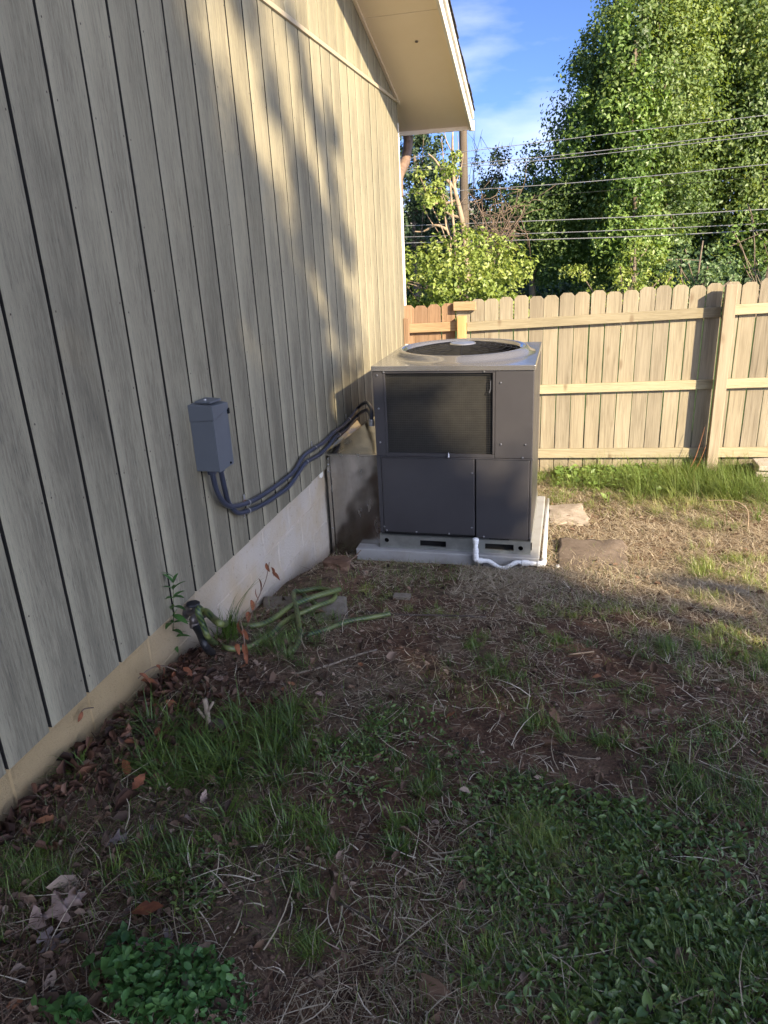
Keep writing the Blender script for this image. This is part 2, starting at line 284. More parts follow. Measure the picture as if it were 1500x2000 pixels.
class MB:
    def __init__(s): s.v = []; s.f = []
    def add(s, vs, fs):
        n = len(s.v); s.v += [tuple(float(c) for c in v) for v in vs]; s.f += [tuple(i+n for i in f) for f in fs]; return s
    def box(s, a, b):
        (x0, y0, z0), (x1, y1, z1) = a, b
        return s.add([(x0, y0, z0), (x1, y0, z0), (x1, y1, z0), (x0, y1, z0), (x0, y0, z1), (x1, y0, z1), (x1, y1, z1), (x0, y1, z1)],
                     [(0, 3, 2, 1), (4, 5, 6, 7), (0, 1, 5, 4), (1, 2, 6, 5), (2, 3, 7, 6), (3, 0, 4, 7)])
    def hexa(s, p): return s.add(p, [(0, 3, 2, 1), (4, 5, 6, 7), (0, 1, 5, 4), (1, 2, 6, 5), (2, 3, 7, 6), (3, 0, 4, 7)])
    def prism(s, poly, off):
        n = len(poly); P = [np.array(q, float) for q in poly]; o = np.array(off, float)
        return s.add(P+[q+o for q in P], [tuple(range(n))[::-1], tuple(range(n, 2*n))]+[(i, (i+1) % n, n+(i+1) % n, n+i) for i in range(n)])
    def tube(s, pts, r, n=8, caps=True, closed=False):
        P = [np.array(q, float) for q in pts]; m = len(P); R = r if hasattr(r, '__len__') else [r]*m
        T = []
        for i in range(m):
            a, c = (P[i-1] if (i > 0 or closed) else P[i]), (P[(i+1) % m] if (i < m-1 or closed) else P[i]); t = c-a; T.append(t/(np.linalg.norm(t)+1e-12))
        u = np.cross(T[0], [0, 0, 1.0]); u = np.cross(T[0], [1.0, 0, 0]) if np.linalg.norm(u) < .1 else u; u = u/np.linalg.norm(u)
        vs = []
        for i in range(m):
            u = u-T[i]*(u@T[i]); u = u/(np.linalg.norm(u)+1e-12); w = np.cross(T[i], u)
            for k in range(n): a = 2*math.pi*k/n; vs.append(P[i]+R[i]*(math.cos(a)*u+math.sin(a)*w))
        fs = []
        for i in range(m if closed else m-1):
            j = (i+1) % m
            for k in range(n): fs.append((i*n+k, i*n+(k+1) % n, j*n+(k+1) % n, j*n+k))
        if caps and not closed: fs += [tuple(range(n))[::-1], tuple(range((m-1)*n, m*n))]
        return s.add(vs, fs)
    def lathe(s, c, prof, n=24, axis='z', close=False):
        c = np.array(c, float); vs = []
        for r, h in prof:
            for k in range(n):
                a = 2*math.pi*k/n; q = (r*math.cos(a), r*math.sin(a), h)
                q = {'z': q, 'y': (q[0], q[2], q[1]), 'x': (q[2], q[0], q[1])}[axis]; vs.append(c+np.array(q))
        fs = []; m = len(prof)
        for i in range(m-1):
            for k in range(n): fs.append((i*n+k, i*n+(k+1) % n, (i+1)*n+(k+1) % n, (i+1)*n+k))
        if prof[0][0] > 1e-5 and close: fs.append(tuple(range(n))[::-1])
        if close: fs.append(tuple(range((m-1)*n, m*n)))
        return s.add(vs, fs)
    def mesh(s, name='m', mat=None, smooth=False):
        me = bpy.data.meshes.new(name); me.from_pydata(s.v, [], s.f); me.validate(); me.update()
        bm = bmesh.new(); bm.from_mesh(me); bmesh.ops.recalc_face_normals(bm, faces=bm.faces); bm.to_mesh(me); bm.free()
        if smooth: me.polygons.foreach_set('use_smooth', np.ones(len(me.polygons), bool))
        if mat: me.materials.append(MT[mat])
        return me
    def build(s, name, mat, parent=None, smooth=False, bevel=0, seg=2, **k):
        o = put(name, s.mesh(name, mat, smooth), parent, **k)
        if bevel:
            m = o.modifiers.new('bevel', 'BEVEL'); m.width = bevel; m.segments = seg; m.limit_method = 'ANGLE'; m.angle_limit = .6
        return o
def smooth_path(pts, k=6):
    P = [np.array(p, float) for p in pts]; out = []
    for i in range(len(P)-1):
        p0, p1, p2, p3 = P[max(i-1, 0)], P[i], P[i+1], P[min(i+2, len(P)-1)]
        for j in range(k):
            t = j/k; out.append(.5*((2*p1)+(-p0+p2)*t+(2*p0-5*p1+4*p2-p3)*t*t+(-p0+3*p1-3*p2+p3)*t**3))
    return out+[P[-1]]
def plate(name, outer, holes, thick, mat, parent, axis_y, bevel=0):
    """flat sheet in the XZ plane at y=axis_y with real holes"""
    cu = bpy.data.curves.new(name, 'CURVE'); cu.dimensions = '2D'; cu.fill_mode = 'BOTH'; cu.extrude = thick/2
    for poly in [outer]+holes:
        spn = cu.splines.new('POLY'); spn.points.add(len(poly)-1); spn.use_cyclic_u = True
        for i, (x, z) in enumerate(poly): spn.points[i].co = (x, z, 0, 1)
    ob = bpy.data.objects.new('t', cu); COL.objects.link(ob); dg = bpy.context.evaluated_depsgraph_get(); dg.update()
    me = bpy.data.meshes.new_from_object(ob.evaluated_get(dg)); bpy.data.objects.remove(ob); bpy.data.curves.remove(cu)
    me.transform(Matrix(((1, 0, 0, 0), (0, 0, -1, axis_y+thick/2), (0, 1, 0, 0), (0, 0, 0, 1)))); me.materials.clear(); me.materials.append(MT[mat])
    return put(name, me, parent)
# ================================================================== GROUND
def axis(lo, hi, step, far, m):
    a = np.arange(lo, hi+1e-6, step); e = step*np.cumsum(1.22**np.arange(1, m)); e = e[e < far]
    return np.concatenate([lo-e[::-1], a, hi+e])
gx = axis(-2.0, 3.2, .03, 220, 50); gyv = axis(.6, 7.6, .03, 330, 52)
XX, YY = np.meshgrid(gx, gyv); ZZ = gz(XX, YY); nx, ny = len(gx), len(gyv)
idx = np.arange(nx*ny).reshape(ny, nx); FQ = np.stack([idx[:-1, :-1], idx[:-1, 1:], idx[1:, 1:], idx[1:, :-1]], -1).reshape(-1, 4)
put('ground', nmesh('ground', np.stack([XX, YY, ZZ], -1).reshape(-1, 3), FQ, 'ground', smooth=True), kind='structure')
# ================================================================== HOUSE
XW = -1.6034; Y0 = 1.8649; SP = .2032; YC = 7.36; ZB = -1.4502; ZT = 1.2211; RIDGE_Y = 3.0; SL = .327
def zsof(y): return 1.232-SL*(abs(y-RIDGE_Y)-(YC-RIDGE_Y))      # underside of the rake soffit
house = empty('house', (XW, 3, ZB), 'tan house gable end with grooved plank siding over a cream block foundation', 'house')
k0 = -14; last = int((YC-Y0)/SP)
for k in range(k0, last+1):
    y0 = Y0+SP*k+.0076; y1 = min(Y0+SP*(k+1)-.0076, YC-.004); dx = rnd.uniform(-.0012, .0012)
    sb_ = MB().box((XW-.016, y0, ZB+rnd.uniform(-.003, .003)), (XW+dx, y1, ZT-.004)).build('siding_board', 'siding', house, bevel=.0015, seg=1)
    sb_.data.materials.append(MT['groove_black'])
    for p_ in sb_.data.polygons:
        if abs(p_.normal.y) > .9: p_.material_index = 1
    if y0 > -.9:
        za, zb_ = zsof(y0)+.02, zsof(y1)+.02
        if max(za, zb_) > ZT+.05:
            P = [(XW-.016, y0, ZT+.004), (XW+dx, y0, ZT+.004), (XW+dx, y1, ZT+.004), (XW-.016, y1, ZT+.004), (XW-.016, y0, max(za, ZT+.01)), (XW+dx, y0, max(za, ZT+.01)), (XW+dx, y1, max(zb_, ZT+.01)), (XW-.016, y1, max(zb_, ZT+.01))]
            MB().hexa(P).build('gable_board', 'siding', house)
            gb_o = house.children[-1] if False else None
MB().box((XW-.16, -1.0, ZB+.002), (XW-.0165, YC-.02, 1.22)).build('wall_core', 'groove_black', house)
MB().prism([(XW-.16, -1.0, 1.221), (XW-.16, YC-.02, 1.221), (XW-.16, RIDGE_Y, zsof(RIDGE_Y)+.01)], (.1435, 0, 0)).build('gable_core', 'groove_black', house)
for yy_ in (YC-.0, ):
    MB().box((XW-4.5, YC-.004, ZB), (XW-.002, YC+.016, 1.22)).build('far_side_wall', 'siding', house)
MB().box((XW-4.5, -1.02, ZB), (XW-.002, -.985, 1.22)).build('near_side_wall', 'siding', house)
# trim band between siding sheets, and corner board
MB().prism([(XW, -1.0, ZT-.014), (XW+.012, -1.0, ZT-.010), (XW+.016, -1.0, ZT+.012), (XW, -1.0, ZT+.020)], (0, YC+1.0, 0)).build('trim_band', 'trim', house)
MB().box((XW-.06, YC+.017, ZB), (XW+.004, YC+.034, 1.05)).build('corner_board', 'white_paint', house, bevel=.002)
# nail heads
V = []; nb = MB()
for k in range(-4, last):
    for zq in np.arange(ZB+.1, ZT, .3):
        for s_ in (.022, SP-.022):
            if rnd.random() < .5:
                y = Y0+SP*k+s_+rnd.uniform(-.004, .004); z = zq+rnd.uniform(-.05, .05)
                nb.add([(XW+.0016, y+.0032*math.cos(a), z+.0042*math.sin(a)) for a in (0, 1.05, 2.1, 3.14, 4.2, 5.2)], [(0, 1, 2, 3, 4, 5)])
nb.build('nail_head', 'dark_twig', house, kind='stuff')
# foundation blocks in courses
for c in range(5):
    z1 = ZB+.012-c*.203; z0 = z1-.197
    for j in range(-4, 20):
        y0 = -1.2+(c % 2)*.203+j*.406+.25; y1 = min(y0+.4, YC-.02)
        if y0 > YC-.1: continue
        if y0 > 4.72 and y1 < 5.2 and c < 3: pass
        dx = rnd.uniform(-.002, .002)
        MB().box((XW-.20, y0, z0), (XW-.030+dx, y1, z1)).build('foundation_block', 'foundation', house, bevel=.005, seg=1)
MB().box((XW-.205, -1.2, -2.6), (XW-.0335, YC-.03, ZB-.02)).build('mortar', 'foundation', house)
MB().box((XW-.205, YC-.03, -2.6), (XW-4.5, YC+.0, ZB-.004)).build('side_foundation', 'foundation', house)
# roof, soffit, fascia
OVX = XW+.615; YE = YC+.58
ze = zsof(YE)
RX0 = XW-5
def slab(x0, x1, ya, yb, t0, t1):
    return MB().hexa([(x0, ya, zsof(ya)+t0), (x1, ya, zsof(ya)+t0), (x1, yb, zsof(yb)+t0), (x0, yb, zsof(yb)+t0), (x0, ya, zsof(ya)+t1), (x1, ya, zsof(ya)+t1), (x1, yb, zsof(yb)+t1), (x0, yb, zsof(yb)+t1)])
slab(XW-.02, OVX-.022, RIDGE_Y+.001, 6.21, 0, .012).build('soffit_panel', 'soffit', house)
slab(XW-.02, OVX-.022, 6.216, YE-.02, 0, .012).build('soffit_panel', 'soffit', house)
slab(XW-.02, OVX-.022, -1.2, RIDGE_Y-.001, 0, .012).build('soffit_panel', 'soffit', house)
slab(RX0, XW-.021, YC+.036, YE-.02, 0, .012).build('eave_soffit', 'soffit', house)
slab(XW+.001, XW+.022, RIDGE_Y, YC+.03, -.022, -.001).build('soffit_moulding', 'soffit', house)
slab(OVX-.022, OVX, RIDGE_Y, YE, -.028, .125).build('rake_fascia', 'white_paint', house, bevel=.002)
slab(OVX-.022, OVX, -1.6, RIDGE_Y-.001, -.028, .125).build('rake_fascia', 'white_paint', house)
slab(OVX+.0005, OVX+.02, RIDGE_Y, YE+.012, .07, .128).build('rake_trim', 'white_paint', house, bevel=.002)
MB().box((RX0, YE-.0195, ze-.03), (OVX-.0225, YE, ze+.12)).build('eave_fascia', 'soffit', house)
MB().box((OVX-.03, YE+.001, ze-.032), (OVX+.022, YE+.05, ze+.055)).build('rake_end_block', 'white_paint', house, bevel=.003)
slab(RX0, OVX+.02, RIDGE_Y, YE+.03, .129, .15).build('roof_deck', 'shingle', house)
slab(RX0, OVX+.02, -1.7, RIDGE_Y-.001, .129, .15).build('roof_deck', 'shingle', house)
sm = None
n_sh = int((YE+.05-RIDGE_Y)/.14)
for i in range(n_sh):           # shingle courses ending at the rake, each butt a step
    yb = YE+.05-i*.14; ya = yb-.2; dxs = rnd.uniform(.022, .036)
    P = [(RX0, ya, zsof(ya)+.152), (OVX+dxs, ya, zsof(ya)+.152), (OVX+dxs, yb, zsof(yb)+.160), (RX0, yb, zsof(yb)+.160), (RX0, ya, zsof(ya)+.158), (OVX+dxs, ya, zsof(ya)+.158), (OVX+dxs, yb, zsof(yb)+.170), (RX0, yb, zsof(yb)+.170)]
    MB().hexa(P).build('shingle', 'shingle', house)
# gutter along the far eave and its downspout at the corner
g = MB(); gx0, gx1 = RX0, XW+.02; gp = [(YE+.002, ze+.10), (YE+.002, ze-.02), (YE+.07, ze-.02), (YE+.115, ze+.04), (YE+.115, ze+.10), (YE+.105, ze+.10), (YE+.105, ze+.045), (YE+.065, ze-.01), (YE+.012, ze-.01), (YE+.012, ze+.10)]
g.prism([(gx0, y, z) for y, z in gp], (gx1-gx0, 0, 0)).build('gutter', 'gutter_brown', house)
ds = smooth_path([(XW-.035, YE+.05, ze-.02), (XW-.035, YE+.045, ze-.10), (XW-.035, YE-.12, ze-.27), (XW-.035, YC+.14, ze-.42), (XW-.035, YC+.085, ze-.52), (XW-.035, YC+.08, ze-.62)], 4)
d = MB().tube(ds, .05, 10).build('downspout_elbow', 'gutter_brown', house, smooth=True)
MB().tube([(XW-.035, YC+.08, ze-.62), (XW-.035, YC+.08, -2.1)], .042, 10).build('downspout', 'white_paint', house, smooth=True)
# hole cover / plug where siding is cut by the duct
MB().lathe((XW-.029, 4.56, -1.47), [(0, .012), (.03, .012), (.034, .008), (.034, 0)], 14, 'x').build('pipe_plug', 'white_paint', house)
# mud knocks / wasp nests on the soffit
for px, py in ((810, 187),):
    q = np.array([-1.25, 6.55, zsof(6.55)]); MB().lathe(q+np.array([0, 0, -.012]), [(0, 0), (.012, .004), (.014, .012)], 8).build('mud_nest', 'bark', house)
# ================================================================== AIR CONDITIONER
AX, AY, AW, AD = -1.2293, 4.591, 1.041, 1.06; ZR, ZP, ZM, ZTP = -2.012, -1.910, -1.3487, -.7375
ac = empty('air_conditioner', (AX, AY, ZR), 'large dark grey packaged air conditioner on a white pad beside the house', 'air conditioner')
def fx(f): return AX+f*AW
MB().box((AX+.004, AY+.03, ZP-.02), (AX+AW-.03, AY+AD-.02, ZM-.01)).build('inner_cabinet', 'dark_void', ac)
MB().box((AX, AY+.022, ZP), (AX+.018, AY+AD-.02, ZTP-.034)).build('side_panel', 'enamel', ac, bevel=.003)
MB().box((AX+AW-.018, AY+.022, ZM+.004), (AX+AW, AY+AD-.02, ZTP-.034)).build('side_panel', 'enamel', ac, bevel=.003)
MB().box((AX+AW-.018, AY+.022, ZP), (AX+AW, AY+AD-.02, ZM-.002)).build('side_panel', 'enamel', ac, bevel=.003)
MB().box((AX+.0, AY+AD-.0195, ZP), (AX+AW, AY+AD, ZTP-.034)).build('back_panel', 'enamel', ac, bevel=.003)
gl_, gr_, gt_, gb_ = fx(.068), fx(.765), ZTP-.050, ZM+.030
MB().box((AX, AY+.002, ZM+.005), (gl_-.001, AY+.021, ZTP-.034)).build('corner_post', 'enamel', ac, bevel=.004)
MB().box((gr_+.001, AY+.001, ZM+.005), (AX+AW, AY+.021, ZTP-.034)).build('corner_panel', 'enamel', ac, bevel=.005)
MB().box((gl_, AY+.002, ZTP-.049), (gr_, AY+.02, ZTP-.034)).build('grille_header', 'enamel', ac, bevel=.002)
MB().box((gl_, AY+.002, ZM+.005), (gr_, AY+.02, ZM+.029)).build('grille_sill', 'enamel', ac, bevel=.002)
MB().box((gl_, AY-.001, gb_), (gl_+.013, AY+.018, gt_)).build('grille_frame', 'enamel', ac, bevel=.002)
MB().box((gr_-.013, AY-.001, gb_), (gr_, AY+.018, gt_)).build('grille_frame', 'enamel', ac, bevel=.002)
coil = MB().box((gl_+.001, AY+.04, gb_-.02), (gr_-.001, AY+.06, gt_+.02)).build('condenser_coil', 'coil_black', ac)
fins = MB(); nf = 64
for i in range(nf):
    z = gb_+.01+(gt_-gb_-.02)*i/(nf-1); fins.box((gl_+.014, AY+.026, z-.0018), (gr_-.014, AY+.0385, z+.0018))
fins.build('coil_fin', 'coil_black', coil, kind='stuff')
wr = MB(); nr_, nc_ = 34, 56
for i in range(nr_):
    z = gb_+.012+(gt_-gb_-.024)*i/(nr_-1); wr.tube([(gl_+.013, AY+.012, z), (gr_-.013, AY+.012, z)], .0013, 4, False)
for i in range(nc_):
    x = gl_+.02+(gr_-gl_-.04)*i/(nc_-1); wr.tube([(x, AY+.0155, gb_+.002), (x, AY+.0155, gt_-.002)], .0007, 4, False)
wr.build('guard_wire', 'coil_wire', ac, kind='stuff')
MB().box((AX-.003, AY-.006, ZM-.004), (AX+AW+.003, AY+.02, ZM+.004)).build('mid_ledge', 'enamel', ac, bevel=.002)
MB().box((AX, AY+.003, ZP+.002), (fx(.026), AY+.02, ZM-.005)).build('corner_post', 'enamel', ac, bevel=.003)
MB().box((fx(.029), AY+.0, ZP+.012), (fx(.640), AY+.02, ZM-.006)).build('access_panel', 'enamel', ac, bevel=.005)
MB().box((fx(.648), AY+.0, ZP-.004), (fx(.985), AY+.02, ZM-.006)).build('service_panel', 'enamel', ac, bevel=.005)
MB().box((fx(.987), AY+.002, ZP), (AX+AW, AY+.02, ZM-.005)).build('corner_post', 'enamel', ac, bevel=.003)
MB().prism([(fx(.735), AY-.002, ZP-.006), (fx(.86), AY-.002, ZP-.006), (fx(.875), AY-.002, ZP-.014), (fx(.90), AY-.002, ZP-.014), (fx(.90), AY-.002, ZP-.019), (fx(.735), AY-.002, ZP-.012)], (0, .004, 0)).build('panel_lip', 'fan_black', ac)
# knob (spring catch) on the sill
MB().lathe((fx(.475), AY-.006, ZM+.006), [(0, .036), (.004, .03), (.008, .014), (.010, .004), (.010, 0)], 12).build('latch_knob', 'screw_steel', ac, smooth=True)
for fxx, z in ((.03, ZM+.10), (.03, ZTP-.06), (.03, ZM+.33), (.805, ZM+.10), (.955, ZM+.10), (.94, ZM+.012), (.62, ZP+.07), (.623, ZP+.46), (.045, ZP+.022), (.25, ZP+.020), (.47, ZP+.018), (.70, ZP+.008), (.073, ZTP-.041), (.42, ZTP-.028), (.70, ZTP-.041), (.79, ZTP-.03), (.03, ZP+.05), (.8, ZM+.5)):
    MB().lathe((fx(fxx), AY-.0005, z), [(.0001, -.005), (.004, -.005), (.0068, -.002), (.0068, .004)], 10, 'y').build('screw', 'screw_steel', ac, smooth=False)
MB().prism([(fx(.735), AY+.01, gt_-.13), (fx(.742), AY+.01, gt_-.10), (fx(.742), AY+.01, gt_-.05), (fx(.737), AY+.01, gt_-.05), (fx(.737), AY+.01, gt_-.1), (fx(.728), AY+.01, gt_-.125)], (0, .002, 0)).build('guard_clip', 'screw_steel', ac)
# base rails with lifting slots and round knockouts
def circ(cx, cz, r, n=18): return [(cx+r*math.cos(2*math.pi*i/n), cz+r*math.sin(2*math.pi*i/n)) for i in range(n)]
zc = (ZR+ZP-.014)/2
slot = lambda a, b_: [(fx(a), zc-.022), (fx(b_), zc-.022), (fx(b_), zc+.022), (fx(a), zc+.022)]
plate('base_rail', [(AX-.004, ZR), (AX+AW+.004, ZR), (AX+AW+.004, ZP-.014), (AX-.004, ZP-.014)], [slot(.275, .45), slot(.71, .895), circ(fx(.045), zc+.012, .017), circ(fx(.94), zc, .017)], .003, 'rail_steel', ac, AY-.012)
for fz in (.045, .94):
    MB().lathe((fx(fz), AY-.0135, zc+(.012 if fz < .5 else 0)), [(.017, 0), (.0215, 0), (.0215, -.003), (.017, -.003)], 18, 'y').build('knockout_ring', 'rail_steel', ac)
MB().box((AX-.004, AY-.013, ZP-.0135), (AX+AW+.004, AY+.01, ZP-.0085)).build('rail_flange', 'rail_steel', ac)
MB().box((AX-.006, AY-.019, ZR), (AX+AW+.006, AY-.0125, ZR+.008)).build('rail_flange', 'rail_steel', ac)
MB().box((AX+AW, AY-.009, ZR), (AX+AW+.004, AY+AD, ZP-.002)).build('base_rail', 'rail_steel', ac)
MB().box((AX-.004, AY-.009, ZR), (AX-.001, AY+AD, ZP-.002)).build('base_rail', 'rail_steel', ac)
MB().box((AX+.001, AY+.05, ZR+.002), (AX+AW-.001, AY+.06, ZP-.021)).build('slot_shade_sheet', 'dark_void', ac)  # dark sheet added behind the slots so they look deep and shaded
MB().prism([(AX+AW+.005, AY-.010, ZR+.03), (AX+AW+.011, AY-.010, ZR+.03), (AX+AW+.011, AY-.010, ZR+.075), (AX+AW+.005, AY-.010, ZR+.075)], (0, .03, 0)).build('rail_bracket', 'fan_black', ac)
# top cap with raised fan orifice
cxf, cyf = AX+AW*.5, AY+AD*.52
RO = .425; N = 64; tp = MB(); ring = []; hw, hd0, hd1 = AW/2+.006, AY-.008-cyf, AY+AD+.006-cyf
prof = [(.505, 0), (.485, .004), (.470, .016), (.455, .034), (.440, .044), (.427, .044), (.414, .034), (.406, .020)]
vs = []; fs = []
for k in range(N):
    a = 2*math.pi*k/N; c, s_ = math.cos(a), math.sin(a)
    t = min(hw/abs(c) if abs(c) > 1e-6 else 9, (hd1 if s_ > 0 else -hd0)/abs(s_) if abs(s_) > 1e-6 else 9); vs.append((cxf+t*c, cyf+t*s_, ZTP-.032))
for k in range(N): x, y, z = vs[k]; vs.append((x, y, ZTP))
for r, h in prof:
    for k in range(N): a = 2*math.pi*k/N; vs.append((cxf+r*math.cos(a), cyf+r*math.sin(a), ZTP+h))
rows = 2+len(prof)
for i in range(rows-1):
    for k in range(N): fs.append((i*N+k, i*N+(k+1) % N, (i+1)*N+(k+1) % N, (i+1)*N+k))
# snap the corner vertices so the cap keeps square corners
for sx_ in (-1, 1):
    for yv in (hd0, hd1):
        best = min(range(N), key=lambda k: (vs[k][0]-cxf-sx_*hw)**2+(vs[k][1]-cyf-yv)**2)
        vs[best] = (cxf+sx_*hw, cyf+yv, ZTP-.032); vs[N+best] = (cxf+sx_*hw, cyf+yv, ZTP)
cap = tp.add(vs, fs).build('top_cap', 'cap', ac)
for p_ in cap.data.polygons:
    if p_.index >= 2*N: p_.use_smooth = True
cap.modifiers.new('bevel', 'BEVEL').width = .004; cap.modifiers['bevel'].segments = 2; cap.modifiers['bevel'].limit_method = 'ANGLE'; cap.modifiers['bevel'].angle_limit = 1.0
MB().box((AX+.02, AY+.065, ZM+.0), (AX+AW-.02, AY+AD-.02, ZM+.01)).build('inner_deck', 'dark_void', ac)
MB().lathe((cxf, cyf, ZTP), [(.4055, .019), (.400, -.02), (.395, -.30)], 32).build('fan_shroud', 'dark_void', ac)
fan = MB().lathe((cxf, cyf, ZTP-.10), [(.0001, .03), (.07, .03), (.08, .0), (.08, -.10), (.0001, -.1)], 20).build('fan_hub', 'fan_black', ac, smooth=True)
for k in range(4):
    a = k*math.pi/2+.5; m = MB(); pts = []
    for r, hw_, tl in ((.07, .25, .05), (.2, .38, .055), (.3, .42, .05), (.385, .40, .04)):
        for s_ in (-1, 1): pts.append((cxf+r*math.cos(a+s_*hw_), cyf+r*math.sin(a+s_*hw_), ZTP-.10+s_*tl))
    m.add(pts+[(x, y, z+.004) for x, y, z in pts], [(0, 1, 3, 2), (2, 3, 5, 4), (4, 5, 7, 6), (8, 10, 11, 9), (10, 12, 13, 11), (12, 14, 15, 13)]).build('fan_blade', 'fan_black', fan)
dome = lambda r: ZTP+.012+.055*(1-(r/.43)**2)
gw = MB()
for i in range(10):
    r = .085+i*(.41-.085)/9; gw.tube([(cxf+r*math.cos(2*math.pi*k/48), cyf+r*math.sin(2*math.pi*k/48), dome(r)) for k in range(48)], .0011, 4, closed=True)
for k in range(12):
    a = 2*math.pi*k/12+.1; gw.tube([(cxf+r*math.cos(a), cyf+r*math.sin(a), dome(r)-.004) for r in (.06, .15, .25, .34, .412)], .0018, 5)
guard = gw.build('fan_guard', 'guard_wire', ac, kind='stuff')
MB().lathe((cxf, cyf, dome(0)), [(.0001, .006), (.085, .004), (.092, -.004), (.0001, -.006)], 24).build('hub_plate', 'plate_steel', ac)
# pad
pad = MB().box((-1.40, 4.53, -2.22), (-.125, 5.80, -2.0125)).build('equipment_pad', 'pad', bevel=.008, label='low white slab lying on the dirt under the grey air conditioner', cat='equipment pad')
# ================================================================== DUCT between house and unit
duct = empty('sheet_metal_duct', (-1.42, 4.62, -2.1), 'shiny galvanized sheet metal duct joining the unit to the house wall', 'duct')
DY = 4.625; DX0, DX1 = XW+.004, AX-.001; DZ = -1.352
pts = []
MB().box((DX0, DY, -2.125), (DX1, DY+.004, DZ)).build('front_sheet', 'galv', duct)
DY2 = 5.45
# sloping hood: low at the front edge, climbing toward the wall at the back
MB().hexa([(DX0, DY-.002, DZ), (DX1, DY-.002, DZ), (DX1, DY2, DZ+.25), (DX0, DY2, DZ-.008), (DX0, DY-.002, DZ+.004), (DX1, DY-.002, DZ+.004), (DX1, DY2, DZ+.254), (DX0, DY2, DZ-.004)]).build('hood_sheet', 'galv', duct)
MB().box((DX0, DY+.004, -2.125), (DX0+.004, DY2, DZ-.01)).build('wall_sheet', 'galv', duct)
MB().box((DX0, DY2, -2.125), (DX1, DY2+.004, DZ-.01)).build('rear_sheet', 'galv', duct)
MB().hexa([(XW+.001, DY-.012, DZ-.03), (XW+.010, DY-.012, DZ-.03), (XW+.010, DY2, DZ-.035), (XW+.001, DY2, DZ-.035), (XW+.001, DY-.012, DZ+.018), (XW+.030, DY-.012, DZ+.006), (XW+.030, DY2, DZ+.002), (XW+.001, DY2, DZ+.05)]).build('foil_flange', 'galv', duct)
MB().box((DX0-.002, DY-.012, -2.13), (DX0+.022, DY-.0005, DZ+.006)).build('corner_flange', 'galv', duct, bevel=.003)
MB().box((DX0, DY-.014, DZ-.006), (DX1, DY-.001, DZ+.010)).build('drive_cleat', 'galv', duct, bevel=.003)
for z in (-1.38, -1.42, -1.47, -1.9):
    MB().lathe((DX0+.011, DY-.012, z), [(.0001, -.004), (.005, -.003), (.006, 0)], 8, 'y').build('screw', 'screw_steel', duct)
# ================================================================== DISCONNECT BOX
bx0, by0, by1, bz0, bz1 = -1.488, 2.837, 2.982, -.922, -.632
box = empty('disconnect_box', (XW, (by0+by1)/2, bz0), 'grey metal electrical disconnect box screwed to the tan siding', 'electrical box')
MB().box((XW, by0, bz0), (bx0-.006, by1, bz1)).build('body', 'box_grey', box, bevel=.003)
MB().box((bx0-.0055, by0-.0015, bz0-.002), (bx0, by1+.0015, bz1-.035)).build('front_cover', 'box_grey', box, bevel=.002)
MB().hexa([(XW-.0, by0-.004, bz1-.062), (bx0+.004, by0-.004, bz1-.056), (bx0+.004, by1+.004, bz1-.034), (XW, by1+.004, bz1-.062), (XW, by0-.004, bz1+.014), (bx0+.004, by0-.004, bz1+.010), (bx0+.004, by1+.004, bz1-.004), (XW, by1+.004, bz1+.014)]).build('hood', 'box_grey', box, bevel=.003)
hp = MB().hexa([(XW+.02, by0+.030, bz1+.015), (bx0-.02, by0+.030, bz1+.013), (bx0-.02, by1-.010, bz1+.008), (XW+.02, by1-.012, bz1+.013), (XW+.02, by0+.030, bz1+.024), (bx0-.02, by0+.030, bz1+.022), (bx0-.02, by1-.010, bz1+.017), (XW+.02, by1-.012, bz1+.022)]).build('hub_cover', 'box_grey', box, bevel=.002)
MB().lathe((XW+.05, by0+.07, bz1+.020), [(.0001, .006), (.005, .005), (.007, 0)], 10).build('screw', 'strap_metal', box)
MB().lathe((bx0+.0005, by1-.035, bz0+.012), [(.0001, .006), (.004, .006), (.006, 0)], 8, 'x').build('cover_screw', 'fan_black', box)
MB().box((bx0-.004, by1-.006, bz1-.055), (bx0+.007, by1+.007, bz1-.030)).build('hasp', 'fan_black', box)
# ================================================================== CONDUITS
CU = [(417, 915), (421, 951), (434, 978), (451, 989), (484, 982), (516, 965), (551, 940), (575, 919), (595, 889), (633, 863), (651, 845), (671, 831), (686, 814), (701, 795), (714, 786), (722, 792), (726, 806), (725.5, 824)]
CL = [(433, 915), (438, 951), (446, 980), (463, 1001), (484, 998), (516, 984), (542, 967), (566, 948), (586, 919), (598, 903), (624, 888), (642, 870), (654, 855), (677, 838), (698, 812), (715, 801), (722, 807), (725, 815), (726, 826)]
def cpath(P, yb, xb):
    out = []; n = len(P)
    for i, (px, py) in enumerate(P):
        if i == 0: q = np.array([xb, yb, bz0+.01])
        elif px < 440: q = onx(px, py, xb*.6+(-1.572)*.4 if i < 2 else -1.565)
        elif px < 700: q = onx(px, py, -1.578)
        else: q = onx(px, py, -1.578+(px-700)/26*.30*(1 if py > 0 else 1)) if px > 700 else None
        out.append(q)
    return out
